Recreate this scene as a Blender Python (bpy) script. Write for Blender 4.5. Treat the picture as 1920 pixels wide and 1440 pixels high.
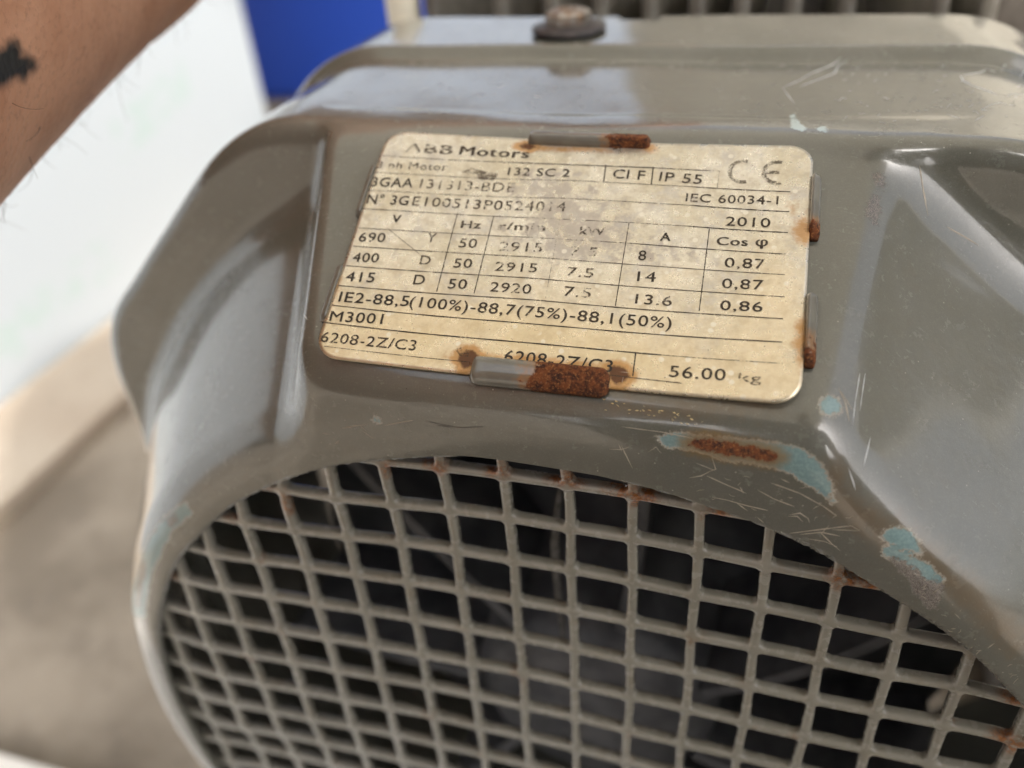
import bpy, bmesh, math, random
import numpy as np
from mathutils import Vector, Matrix

GZ=[0.1257, -0.1823, 0.3683, -0.8323, 1.5713, -0.6366, -0.0901, 0.9316, -1.7274, 1.6823, -0.4326, -0.2442]
GU=[-0.0015, 0.0789, 0.0469, -0.1473, 0.0481, -0.0103, 0.1192, -0.174, -0.1146, -0.0602]
GV=[-0.0008, 0.1215, -0.0507, -0.066, 0.0214, 0.0043, -0.2027, 0.0093, -0.0671, 0.0701]
CAM_R=[[0.956188, -0.06802, -0.284743], [0.109572, -0.818786, 0.563546], [-0.271476, -0.570055, -0.77546]]
CAM_C=[2.5467, 7.5648, 9.3182]
CAM_F=1599.13
PATCHES={
 'blue':[
  [(1.384,0.309,0.274),(1.582,0.384,0.236),(1.849,0.383,0.226),(2.161,0.374,0.220),(2.534,0.386,0.204),(2.904,0.380,0.199),(3.136,0.372,0.196),(3.346,0.268,0.221),(3.532,0.093,0.252),(3.650,-0.146,0.300),(3.707,-0.376,0.344),(3.544,-0.240,0.322),(3.290,-0.074,0.301),(3.112,0.023,0.291),(2.905,0.081,0.285),(2.634,0.088,0.285),(2.360,0.090,0.290),(2.077,0.159,0.287),(1.796,0.188,0.291),(1.513,0.203,0.300)],
  [(4.339,-0.742,0.375),(4.472,-0.661,0.309),(4.666,-0.718,0.256),(4.837,-0.881,0.271),(4.898,-1.017,0.319),(4.703,-0.964,0.366),(4.478,-0.874,0.389)],
  [(4.421,-0.932,0.413),(4.562,-0.902,0.381),(4.643,-1.000,0.393),(5.007,-1.200,0.360),(5.227,-1.398,0.363),(5.180,-1.509,0.414),(5.010,-1.413,0.427),(4.744,-1.211,0.429),(4.539,-1.087,0.430),(4.429,-1.058,0.434)],
  [(-7.076,-2.607,0.220),(-6.952,-2.764,0.280),(-7.204,-3.013,0.283),(-7.546,-3.303,0.269),(-8.139,-4.143,0.275),(-8.558,-4.774,0.271),(-9.000,-5.609,0.264),(-9.275,-6.256,0.274),(-9.783,-6.586,0.126),(-9.996,-6.574,-0.062),(-9.650,-5.887,0.018),(-8.965,-4.793,0.128),(-8.357,-3.881,0.149),(-7.837,-3.254,0.168),(-7.372,-2.849,0.209)],
  [(3.407,0.779,-0.314),(3.509,0.806,-0.417),(3.623,0.748,-0.400),(3.644,0.681,-0.306),(3.555,0.653,-0.185),(3.446,0.689,-0.174)],
  [(-2.861,-0.002,0.311),(-2.767,0.042,0.310),(-2.719,0.003,0.315),(-2.814,-0.049,0.318)],
 ],
 'rust':[
  [(1.755,0.260,0.274),(1.853,0.342,0.243),(2.059,0.363,0.228),(2.405,0.332,0.230),(2.746,0.303,0.235),(2.917,0.268,0.245),(2.970,0.217,0.259),(2.898,0.145,0.276),(2.696,0.147,0.276),(2.422,0.155,0.278),(2.075,0.190,0.280),(1.864,0.212,0.283)],
 ],
 'bare':[
  [(4.540,-1.095,0.431),(4.734,-1.154,0.417),(4.966,-1.349,0.421),(5.246,-1.510,0.398),(5.262,-1.672,0.437),(5.214,-1.911,0.472),(5.078,-1.789,0.470),(4.900,-1.647,0.468),(4.810,-1.404,0.453)],
  [(-7.746,-3.213,0.192),(-7.414,-2.917,0.217),(-7.346,-3.058,0.267),(-7.647,-3.317,0.249)],
  [(-8.965,-4.793,0.128),(-8.731,-4.535,0.174),(-8.759,-4.864,0.233),(-9.061,-5.356,0.214),(-9.386,-6.091,0.222),(-9.595,-6.224,0.155),(-9.310,-5.507,0.134)],
  [(3.911,2.554,-3.762),(4.025,2.546,-3.798),(4.060,2.433,-3.670),(3.986,2.407,-3.582),(3.889,2.478,-3.640)],
  [(3.901,2.355,-3.435),(4.010,2.315,-3.447),(4.021,2.193,-3.248),(3.956,2.088,-3.007),(3.814,2.179,-3.061),(3.834,2.269,-3.237)],
 ],
 'stain':[
  [(3.667,0.297,0.123),(3.868,-0.210,0.285),(4.514,-0.585,0.248),(5.435,-1.336,0.228),(6.391,-2.279,0.253),(6.464,-2.664,0.380),(5.348,-1.630,0.408),(4.441,-0.971,0.418),(3.706,-0.460,0.357),(3.583,-0.038,0.280)],
  [(0.725,0.760,-0.020),(1.373,0.746,-0.043),(2.821,0.724,-0.117),(1.817,0.625,0.068),(0.822,0.639,0.104)],
 ],
 'flake':[
  [(2.623,2.939,-5.160),(2.679,2.939,-5.218),(2.788,2.963,-4.678),(2.887,2.957,-4.500),(2.859,2.947,-4.354),(2.666,2.958,-4.480)],
  [(3.028,2.959,-4.557),(3.169,2.960,-4.615),(3.186,2.948,-4.356),(3.077,2.950,-4.388)],
 ],
}
GRUST=[(-5.21,-2.28,0.00,0.45),(-5.38,-2.25,0.00,0.40),(-4.99,-2.37,0.00,0.30),(-1.08,-0.84,0.00,0.35),(-0.12,-0.86,0.00,0.30),(0.13,-0.82,0.00,0.30),(0.81,-0.95,0.00,0.35),(1.16,-1.02,0.00,0.40),(2.24,-1.16,0.00,0.35),(4.13,-1.95,0.00,0.40),(4.42,-1.99,0.00,0.40),(-2.06,-0.97,0.00,0.30),(-2.86,-1.17,0.00,0.30),(-8.34,-4.93,0.00,0.35),(-9.33,-7.21,0.00,0.30),(-6.26,-2.85,0.00,0.30),(6.92,-5.03,0.00,0.40),(6.75,-3.87,0.00,0.30),(-6.04,-3.96,0.00,0.15),(-7.49,-5.35,0.00,0.15),(-9.25,-9.51,0.00,0.12)]
SCRATCH=[
(1,0.0209,[(2.746,2.935,-6.743),(2.833,2.931,-6.922),(2.967,2.927,-7.124),(3.102,2.924,-7.324),(3.217,2.924,-7.501),(3.332,2.925,-7.674),(3.402,2.929,-8.159),(3.569,2.974,-8.397)]),
(1,0.0229,[(2.451,2.935,-6.662),(2.545,2.933,-6.836),(2.640,2.930,-7.015),(2.737,2.926,-7.199),(2.915,2.921,-7.636),(3.038,2.922,-7.825),(3.163,2.925,-8.011),(3.289,2.928,-8.197),(3.451,3.003,-8.432)]),
(1,0.0166,[(2.451,2.935,-6.662),(2.585,2.940,-6.125),(2.682,2.941,-5.745)]),
(1,0.0222,[(5.407,2.941,-7.592),(5.415,2.940,-7.207),(5.521,2.935,-6.978),(5.604,2.930,-6.876),(5.686,2.924,-6.780),(5.772,2.916,-6.663),(5.859,2.906,-6.554)]),
(1,0.0178,[(5.447,2.940,-7.565),(5.613,2.932,-7.700),(5.785,2.919,-7.856),(5.902,2.907,-8.074)]),
(1,0.0130,[(5.514,2.909,-5.734),(5.691,2.909,-6.021),(5.845,2.901,-6.170),(5.939,2.889,-6.104)]),
(1,0.0157,[(4.986,2.912,-5.476),(5.070,2.914,-5.371),(5.152,2.918,-5.260)]),
(1,0.0136,[(5.358,2.908,-5.205),(5.437,2.906,-5.331),(5.518,2.905,-5.459)]),
(1,0.0150,[(6.076,2.873,-6.737),(6.197,2.843,-6.828),(6.325,2.805,-6.950)]),
(1,0.0133,[(5.333,2.922,-6.179),(5.379,2.922,-6.169),(5.425,2.921,-6.160)]),
(1,0.0162,[(3.446,2.938,-6.156),(3.479,2.938,-6.114),(3.512,2.938,-6.072)]),
(1,0.0163,[(4.082,2.924,-6.270),(4.133,2.923,-6.216),(4.184,2.923,-6.163)]),
(1,0.0208,[(-1.934,2.915,-6.002),(-1.852,2.914,-5.961),(-1.769,2.914,-5.919)]),
(0,0.0081,[(0.737,0.055,0.347),(0.906,0.071,0.343),(1.014,0.127,0.332)]),
(0,0.0088,[(0.904,0.138,0.333),(0.959,0.018,0.348),(1.014,-0.097,0.358),(1.068,-0.216,0.366)]),
(0,0.0074,[(0.867,0.149,0.332),(0.891,0.099,0.339),(0.914,0.046,0.345)]),
(0,0.0074,[(1.270,0.077,0.333),(1.373,0.171,0.313),(1.449,0.083,0.326)]),
(0,0.0081,[(2.117,0.100,0.296),(2.180,-0.079,0.315),(2.099,-0.124,0.323)]),
(0,0.0090,[(1.839,-0.266,0.347),(1.999,-0.208,0.335),(2.076,-0.145,0.326),(2.152,-0.083,0.316)]),
(0,0.0074,[(1.915,-0.010,0.318),(1.999,-0.040,0.318),(2.083,-0.069,0.317),(2.167,-0.098,0.317)]),
(0,0.0089,[(2.069,-0.198,0.332),(2.154,-0.233,0.332),(2.238,-0.268,0.332),(2.323,-0.303,0.332),(2.419,-0.339,0.333),(2.516,-0.374,0.333),(2.612,-0.409,0.335)]),
(0,0.0083,[(2.164,-0.549,0.352),(2.272,-0.559,0.350),(2.379,-0.568,0.349),(2.463,-0.585,0.349),(2.547,-0.601,0.349),(2.631,-0.616,0.350),(2.725,-0.625,0.351),(2.819,-0.634,0.353),(2.913,-0.641,0.356)]),
(0,0.0091,[(2.487,-0.587,0.349),(2.570,-0.647,0.350),(2.653,-0.707,0.353)]),
(0,0.0075,[(2.512,-0.310,0.327),(2.541,-0.363,0.332),(2.571,-0.416,0.336)]),
(0,0.0075,[(2.742,-0.326,0.325),(2.851,-0.380,0.331),(2.960,-0.434,0.338),(3.055,-0.460,0.343),(3.149,-0.485,0.348),(3.242,-0.509,0.353)]),
(0,0.0082,[(2.900,-0.187,0.309),(2.996,-0.213,0.312),(3.092,-0.238,0.316),(3.188,-0.263,0.321),(3.283,-0.288,0.325),(3.363,-0.325,0.332),(3.443,-0.363,0.338),(3.523,-0.400,0.345),(3.603,-0.437,0.352),(3.694,-0.496,0.362),(3.785,-0.554,0.372)]),
(0,0.0099,[(3.191,-0.653,0.366),(3.321,-0.598,0.366),(3.431,-0.662,0.376),(3.459,-0.728,0.384)]),
(0,0.0091,[(3.180,-0.683,0.368),(3.294,-0.657,0.371),(3.371,-0.730,0.380)]),
(0,0.0101,[(3.228,-0.978,0.382),(3.316,-0.937,0.387),(3.403,-0.897,0.392),(3.489,-0.859,0.395),(3.575,-0.822,0.397),(3.661,-0.786,0.397),(3.746,-0.752,0.397),(3.830,-0.719,0.395),(3.914,-0.688,0.392),(3.998,-0.658,0.388)]),
(0,0.0085,[(3.364,-0.960,0.391),(3.452,-0.923,0.395),(3.538,-0.887,0.399),(3.625,-0.853,0.401),(3.743,-0.857,0.407),(3.861,-0.861,0.411)]),
(0,0.0092,[(3.707,-0.716,0.392),(3.627,-0.871,0.403),(3.705,-0.946,0.411),(3.783,-1.021,0.418),(3.896,-1.108,0.427)]),
(0,0.0084,[(3.930,-0.645,0.387),(4.009,-0.685,0.392),(4.087,-0.727,0.397),(4.003,-0.738,0.400),(3.919,-0.750,0.401),(3.834,-0.764,0.401),(3.749,-0.778,0.400)]),
(0,0.0078,[(3.474,-1.009,0.399),(3.576,-1.005,0.405),(3.678,-1.001,0.412),(3.766,-1.026,0.417),(3.854,-1.051,0.423)]),
(0,0.0084,[(2.788,-0.794,0.358),(2.834,-0.833,0.360),(2.880,-0.871,0.362)]),
(0,0.0075,[(3.273,-0.205,0.315),(3.400,-0.156,0.311),(3.508,-0.221,0.320)]),
(0,0.0074,[(3.026,-0.104,0.302),(3.079,-0.125,0.304),(3.132,-0.145,0.307)]),
(0,0.0092,[(-3.425,-0.259,0.315),(-3.288,-0.211,0.316),(-3.153,-0.164,0.317),(-2.947,-0.109,0.320)]),
(0,0.0089,[(-2.676,-0.082,0.327),(-2.561,-0.040,0.326),(-2.448,0.001,0.324),(-2.313,0.045,0.321),(-2.180,0.088,0.319)]),
(0,0.0074,[(-3.112,-0.128,0.315),(-3.038,-0.185,0.325),(-2.964,-0.243,0.336)]),
(0,0.0110,[(-3.585,-0.569,0.340),(-3.542,-0.532,0.339),(-3.498,-0.494,0.337)]),
(0,0.0068,[(-3.778,-0.410,0.313),(-3.707,-0.412,0.317),(-3.636,-0.413,0.321)]),
(0,0.0066,[(-3.054,-0.240,0.331),(-2.970,-0.291,0.341),(-2.886,-0.343,0.350)]),
(0,0.0120,[(3.610,0.847,-0.561),(3.662,0.782,-0.493),(3.713,0.715,-0.429),(3.746,0.637,-0.334),(3.778,0.557,-0.243)]),
(0,0.0090,[(3.655,0.807,-0.530),(3.707,0.749,-0.480),(3.759,0.688,-0.434),(3.811,0.625,-0.392)]),
(1,0.0100,[(3.877,0.885,-0.897),(3.868,0.837,-0.808),(3.860,0.789,-0.719),(3.852,0.741,-0.631),(3.843,0.694,-0.544),(3.839,0.645,-0.460),(3.834,0.597,-0.376),(3.830,0.549,-0.293),(3.825,0.501,-0.211)]),
(1,0.0093,[(3.950,0.858,-0.952),(3.942,0.803,-0.853),(3.934,0.748,-0.755),(3.926,0.694,-0.657),(3.918,0.640,-0.560),(3.910,0.587,-0.465)]),
(1,0.0111,[(3.821,0.124,0.152),(3.868,0.024,0.184),(3.915,-0.078,0.215),(3.955,-0.179,0.249)]),
(1,0.0114,[(4.081,0.297,-0.298),(4.066,0.256,-0.211),(4.052,0.213,-0.127),(4.038,0.164,-0.052),(4.027,0.110,0.016),(4.016,0.050,0.077)]),
(0,0.0135,[(4.752,1.943,-3.725),(4.721,2.032,-3.786),(4.691,2.123,-3.842),(4.659,2.215,-3.894),(4.626,2.310,-3.939),(4.597,2.404,-3.979),(4.567,2.500,-4.012),(4.536,2.599,-4.039)]),
(0,0.0164,[(5.052,1.754,-3.804),(5.153,1.691,-3.829),(5.254,1.629,-3.852),(5.355,1.568,-3.874),(5.463,1.500,-3.893),(5.571,1.433,-3.909)]),
(0,0.0112,[(5.996,-2.480,0.458),(6.027,-2.435,0.446),(6.059,-2.394,0.431)]),
(0,0.0108,[(5.468,-1.920,0.451),(5.510,-1.962,0.452),(5.551,-2.004,0.453)]),
(1,0.0128,[(-4.224,1.146,-0.593),(-4.144,1.156,-0.508),(-4.079,1.152,-0.445)]),
(2,0.0102,[(-1.967,0.102,0.320),(-1.867,0.095,0.322),(-1.767,0.089,0.324),(-1.668,0.082,0.326),(-1.569,0.075,0.328),(-1.470,0.068,0.329),(-1.345,0.092,0.327),(-1.221,0.117,0.326),(-1.098,0.142,0.324)]),
(2,0.0141,[(-1.802,0.063,0.327),(-1.678,0.055,0.329),(-1.554,0.046,0.331)]),
(0,0.0066,[(0.888,0.399,0.256),(0.979,0.397,0.254),(1.069,0.394,0.252),(1.159,0.391,0.250),(1.249,0.388,0.248),(1.338,0.386,0.245),(1.427,0.383,0.243),(1.513,0.374,0.243),(1.598,0.366,0.243),(1.683,0.358,0.243),(1.768,0.350,0.243),(1.853,0.342,0.243)]),
(1,0.0073,[(5.377,2.911,-5.653),(5.433,2.910,-5.641),(5.451,2.908,-5.530)]),
(0,0.0068,[(5.879,-2.630,0.480),(5.889,-2.594,0.478),(5.910,-2.553,0.474)]),
(0,0.0042,[(2.301,-0.195,0.322),(2.336,-0.222,0.324),(2.388,-0.226,0.322)]),
(1,0.0106,[(3.708,2.932,-8.078),(3.723,2.931,-7.975),(3.763,2.932,-8.006)]),
(1,0.0104,[(6.126,2.861,-6.614),(6.170,2.850,-6.626),(6.188,2.846,-6.661)]),
(0,0.0066,[(5.235,-1.748,0.455),(5.234,-1.725,0.451),(5.258,-1.714,0.446)]),
(0,0.0056,[(3.471,-0.499,0.358),(3.507,-0.459,0.353),(3.545,-0.431,0.350)]),
(1,0.0083,[(3.424,2.965,-4.840),(3.473,2.952,-5.063),(3.500,2.942,-5.177)]),
(1,0.0100,[(5.155,2.942,-8.057),(5.202,2.942,-8.182),(5.208,2.942,-8.220)]),
(0,0.0077,[(6.310,-2.795,0.447),(6.342,-2.758,0.436),(6.365,-2.754,0.430)]),
(0,0.0083,[(6.130,-2.479,0.432),(6.144,-2.492,0.431),(6.166,-2.498,0.427)]),
(1,0.0061,[(6.000,2.886,-6.507),(6.036,2.880,-6.627),(6.081,2.871,-6.661)]),
(1,0.0072,[(6.511,2.753,-8.252),(6.575,2.774,-8.392),(6.620,2.810,-8.447)]),
(1,0.0079,[(5.738,2.919,-6.656),(5.781,2.916,-6.745),(5.781,2.916,-6.711)]),
(0,0.0058,[(5.001,-1.692,0.468),(5.044,-1.692,0.465),(5.077,-1.725,0.466)]),
(0,0.0055,[(3.879,-0.561,0.374),(3.938,-0.551,0.370),(3.974,-0.514,0.360)]),
(1,0.0104,[(5.444,2.930,-6.529),(5.473,2.931,-6.604),(5.522,2.930,-6.656)]),
(0,0.0080,[(5.790,-2.348,0.469),(5.799,-2.348,0.468),(5.816,-2.324,0.463)]),
(1,0.0085,[(5.506,2.909,-5.724),(5.561,2.908,-5.736),(5.597,2.906,-5.717)]),
(1,0.0078,[(4.671,2.916,-5.660),(4.713,2.915,-5.642),(4.729,2.915,-5.653)]),
(0,0.0067,[(3.138,-0.379,0.334),(3.179,-0.378,0.335),(3.202,-0.370,0.334)]),
(1,0.0085,[(5.124,2.913,-5.790),(5.158,2.913,-5.726),(5.180,2.913,-5.738)]),
(0,0.0066,[(6.359,-2.925,0.454),(6.390,-2.935,0.451),(6.396,-2.911,0.448)]),
(1,0.0071,[(5.336,2.914,-5.824),(5.390,2.916,-5.917),(5.444,2.918,-6.045)]),
(1,0.0084,[(5.520,2.918,-6.096),(5.527,2.918,-6.097),(5.553,2.917,-6.089)]),
(0,0.0043,[(3.513,-0.676,0.381),(3.521,-0.627,0.376),(3.548,-0.606,0.374)]),
(1,0.0087,[(3.865,2.928,-7.399),(3.892,2.930,-7.502),(3.930,2.931,-7.635)]),
(1,0.0107,[(6.214,2.876,-8.371),(6.242,2.893,-8.402),(6.277,2.889,-8.408)]),
(1,0.0098,[(3.382,2.941,-5.953),(3.410,2.940,-6.057),(3.449,2.937,-6.184)]),
(0,0.0066,[(5.482,-2.196,0.478),(5.500,-2.196,0.477),(5.535,-2.184,0.475)]),
(0,0.0070,[(6.392,-3.001,0.457),(6.413,-2.951,0.450),(6.468,-2.933,0.438)]),
(1,0.0065,[(3.693,2.936,-5.942),(3.723,2.935,-5.936),(3.757,2.935,-5.865)]),
(0,0.0063,[(5.435,-2.223,0.480),(5.470,-2.257,0.480),(5.509,-2.248,0.479)]),
(1,0.0076,[(4.150,2.958,-4.894),(4.181,2.958,-4.957),(4.209,2.957,-4.942)]),
(1,0.0095,[(4.118,2.929,-5.544),(4.136,2.928,-5.557),(4.149,2.928,-5.519)]),
(0,0.0060,[(5.140,-1.617,0.446),(5.168,-1.576,0.433),(5.206,-1.530,0.414)]),
(1,0.0067,[(5.010,2.913,-5.767),(5.053,2.914,-5.883),(5.110,2.917,-6.005)]),
(1,0.0065,[(4.872,2.926,-6.556),(4.934,2.929,-6.679),(4.982,2.930,-6.697)]),
(1,0.0078,[(5.831,2.887,-5.506),(5.859,2.885,-5.530),(5.866,2.884,-5.533)]),
(1,0.0062,[(5.163,2.929,-6.507),(5.184,2.927,-6.426),(5.219,2.927,-6.421)]),
(1,0.0102,[(5.937,2.901,-8.028),(5.988,2.894,-8.031),(6.036,2.885,-7.981)]),
(0,0.0064,[(4.995,-1.570,0.457),(5.019,-1.549,0.451),(5.057,-1.551,0.447)]),
(0,0.0069,[(4.854,-1.328,0.436),(4.901,-1.323,0.427),(4.945,-1.351,0.425)]),
(0,0.0088,[(6.459,-3.113,0.458),(6.471,-3.061,0.453),(6.497,-2.998,0.442)]),
(1,0.0062,[(3.707,2.925,-7.059),(3.734,2.925,-7.036),(3.752,2.925,-6.991)]),
(1,0.0096,[(3.429,2.926,-7.695),(3.434,2.926,-7.715),(3.471,2.927,-7.755)]),
(0,0.0056,[(4.977,-1.532,0.454),(5.008,-1.522,0.448),(5.035,-1.483,0.437)]),
(0,0.0061,[(3.505,-0.401,0.345),(3.549,-0.394,0.345),(3.570,-0.387,0.344)]),
(1,0.0074,[(4.992,2.940,-7.199),(5.023,2.940,-7.208),(5.073,2.940,-7.152)]),
(1,0.0055,[(3.798,2.935,-5.699),(3.826,2.934,-5.749),(3.839,2.934,-5.703)]),
(1,0.0083,[(3.948,2.938,-5.234),(3.993,2.933,-5.325),(4.012,2.934,-5.299)]),
(0,0.0063,[(2.161,-0.575,0.352),(2.175,-0.592,0.352),(2.208,-0.570,0.351)]),
(0,0.0055,[(5.005,-1.646,0.464),(5.019,-1.635,0.462),(5.041,-1.615,0.458)]),
(1,0.0073,[(3.663,2.939,-5.339),(3.714,2.938,-5.306),(3.773,2.937,-5.350)]),
(1,0.0052,[(4.925,2.913,-5.770),(4.935,2.914,-5.826),(4.968,2.914,-5.820)]),
(0,0.0061,[(5.578,-2.264,0.478),(5.600,-2.225,0.474),(5.601,-2.182,0.471)]),
(1,0.0063,[(3.608,2.927,-7.531),(3.634,2.927,-7.569),(3.672,2.929,-7.709)]),
(1,0.0105,[(4.172,2.933,-7.507),(4.203,2.934,-7.621),(4.230,2.935,-7.613)]),
(1,0.0086,[(5.976,2.883,-6.091),(6.040,2.874,-6.160),(6.059,2.870,-6.126)]),
(1,0.0054,[(5.211,2.914,-5.818),(5.224,2.916,-5.898),(5.261,2.916,-5.924)]),
(1,0.0095,[(6.279,2.820,-7.315),(6.324,2.807,-7.401),(6.401,2.784,-7.583)]),
(0,0.0038,[(2.382,-0.452,0.343),(2.420,-0.485,0.344),(2.460,-0.483,0.343)]),
(0,0.0051,[(3.727,-0.593,0.377),(3.759,-0.554,0.372),(3.764,-0.519,0.367)]),
(0,0.0040,[(1.950,-0.484,0.354),(1.989,-0.453,0.352),(2.054,-0.437,0.350)]),
(1,0.0106,[(3.475,2.925,-7.176),(3.493,2.925,-7.280),(3.541,2.925,-7.261)]),
(0,0.0058,[(3.052,-0.448,0.341),(3.061,-0.429,0.339),(3.084,-0.435,0.340)]),
(0,0.0068,[(5.787,-2.517,0.480),(5.797,-2.501,0.479),(5.804,-2.487,0.478)]),
(1,0.0061,[(5.074,2.914,-5.821),(5.093,2.913,-5.750),(5.123,2.913,-5.749)]),
(0,0.0040,[(2.533,-0.144,0.309),(2.574,-0.135,0.307),(2.628,-0.151,0.307)]),
(1,0.0054,[(3.539,2.930,-6.581),(3.554,2.930,-6.567),(3.600,2.929,-6.609)]),
(0,0.0058,[(2.483,-0.298,0.327),(2.499,-0.277,0.324),(2.523,-0.238,0.319)]),
(0,0.0085,[(5.869,-2.550,0.477),(5.907,-2.545,0.474),(5.927,-2.530,0.471)]),
(1,0.0064,[(5.435,2.939,-7.175),(5.461,2.939,-7.201),(5.499,2.937,-7.123)]),
(1,0.0057,[(5.353,2.940,-7.108),(5.417,2.940,-7.323),(5.465,2.939,-7.423)]),
(0,0.0052,[(2.694,-0.647,0.352),(2.724,-0.660,0.353),(2.769,-0.676,0.354)]),
(1,0.0059,[(3.312,2.941,-6.037),(3.350,2.941,-5.989),(3.415,2.941,-5.951)]),
(1,0.0070,[(4.510,2.947,-5.080),(4.519,2.950,-5.015),(4.548,2.948,-5.051)]),
(1,0.0055,[(4.545,2.918,-5.650),(4.593,2.917,-5.589),(4.612,2.917,-5.545)]),
(0,0.0078,[(5.400,-1.775,0.434),(5.417,-1.782,0.432),(5.429,-1.791,0.432)]),
(1,0.0067,[(3.962,2.926,-7.120),(3.998,2.927,-7.187),(4.047,2.929,-7.318)]),
(1,0.0054,[(3.955,2.961,-4.874),(4.010,2.960,-4.843),(4.056,2.959,-4.791)]),
(0,0.0050,[(5.514,-1.877,0.435),(5.533,-1.877,0.431),(5.536,-1.850,0.423)]),
(0,0.0042,[(5.310,-1.967,0.472),(5.355,-1.971,0.470),(5.387,-1.988,0.469)]),
(1,0.0076,[(5.119,2.943,-7.429),(5.141,2.943,-7.498),(5.191,2.943,-7.519)]),
(1,0.0089,[(5.395,2.935,-6.759),(5.446,2.932,-6.654),(5.475,2.930,-6.590)]),
(3,0.0078,[(1.352,0.607,0.107),(1.371,0.603,0.110),(1.390,0.598,0.113)]),
(3,0.0097,[(0.879,0.664,0.079),(0.893,0.661,0.081),(0.908,0.659,0.082)]),
(3,0.0042,[(1.546,0.520,0.164),(1.558,0.516,0.166),(1.570,0.512,0.168)]),
(3,0.0103,[(1.652,0.517,0.162),(1.677,0.510,0.165),(1.701,0.503,0.169)]),
(3,0.0055,[(1.612,0.597,0.103),(1.628,0.590,0.108),(1.643,0.583,0.113)]),
(3,0.0050,[(1.938,0.548,0.127),(1.945,0.548,0.127),(1.952,0.548,0.127)]),
(3,0.0045,[(1.541,0.535,0.154),(1.561,0.534,0.154),(1.581,0.533,0.154)]),
(3,0.0053,[(1.541,0.549,0.144),(1.554,0.543,0.148),(1.567,0.537,0.151)]),
(3,0.0087,[(0.948,0.599,0.132),(0.974,0.602,0.128),(1.000,0.605,0.125)]),
(3,0.0106,[(1.596,0.604,0.098),(1.613,0.597,0.103),(1.630,0.591,0.107)]),
(3,0.0060,[(1.573,0.574,0.124),(1.589,0.566,0.129),(1.605,0.559,0.134)]),
(3,0.0046,[(0.966,0.563,0.159),(0.977,0.565,0.157),(0.987,0.567,0.155)]),
(3,0.0088,[(1.359,0.622,0.094),(1.370,0.620,0.095),(1.381,0.618,0.096)]),
(3,0.0113,[(1.557,0.619,0.087),(1.573,0.613,0.091),(1.588,0.607,0.095)]),
(3,0.0092,[(1.050,0.601,0.126),(1.076,0.603,0.123),(1.103,0.605,0.121)]),
(3,0.0044,[(1.736,0.593,0.101),(1.747,0.594,0.099),(1.758,0.595,0.097)]),
(3,0.0102,[(0.761,0.684,0.065),(0.784,0.677,0.070),(0.806,0.671,0.075)]),
(3,0.0113,[(1.729,0.516,0.159),(1.755,0.510,0.162),(1.781,0.503,0.165)]),
(3,0.0073,[(0.615,0.690,0.066),(0.627,0.690,0.066),(0.638,0.689,0.066)]),
(3,0.0066,[(1.546,0.618,0.088),(1.561,0.616,0.089),(1.576,0.613,0.091)]),
(3,0.0114,[(0.714,0.655,0.095),(0.736,0.653,0.096),(0.758,0.650,0.098)]),
(3,0.0046,[(1.837,0.511,0.158),(1.859,0.511,0.157),(1.881,0.512,0.155)]),
(3,0.0060,[(1.213,0.567,0.145),(1.240,0.566,0.145),(1.266,0.565,0.144)]),
(3,0.0063,[(1.291,0.562,0.145),(1.310,0.563,0.144),(1.329,0.563,0.143)]),
(3,0.0089,[(1.752,0.597,0.096),(1.767,0.598,0.095),(1.783,0.599,0.093)]),
(3,0.0080,[(0.595,0.692,0.065),(0.610,0.685,0.072),(0.626,0.678,0.078)]),
(3,0.0037,[(1.149,0.657,0.071),(1.163,0.653,0.075),(1.176,0.648,0.079)]),
(3,0.0067,[(1.613,0.610,0.092),(1.625,0.609,0.092),(1.637,0.608,0.093)]),
(3,0.0074,[(1.216,0.619,0.103),(1.244,0.616,0.104),(1.272,0.614,0.105)]),
(3,0.0041,[(0.633,0.580,0.160),(0.655,0.578,0.162),(0.677,0.575,0.163)]),
(3,0.0088,[(1.143,0.617,0.109),(1.161,0.609,0.114),(1.178,0.601,0.120)]),
(3,0.0106,[(1.382,0.624,0.091),(1.405,0.622,0.091),(1.429,0.621,0.091)]),
(3,0.0107,[(1.780,0.572,0.116),(1.806,0.563,0.121),(1.831,0.555,0.127)]),
(3,0.0054,[(0.787,0.647,0.099),(0.811,0.635,0.108),(0.834,0.623,0.118)]),
(3,0.0046,[(1.114,0.604,0.120),(1.126,0.601,0.122),(1.139,0.598,0.124)]),
(3,0.0108,[(0.764,0.684,0.065),(0.777,0.678,0.070),(0.791,0.673,0.075)])]
WIRE=[(-0.431,-2.207,-1.300),(-0.520,-2.864,-1.250),(-0.576,-3.616,-1.200),(-0.599,-4.564,-1.300),(-0.629,-5.699,-1.500),(-0.714,-7.190,-1.900)]
PL_O=(-0.326,1.938,-1.849);PL_X=(0.99874,-0.01961,-0.04610);PL_Y=(-0.03190,0.46045,-0.88711);PL_N=(0.03862,0.88747,0.45924);PL_W=6.8280;PL_H=4.3739
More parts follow.
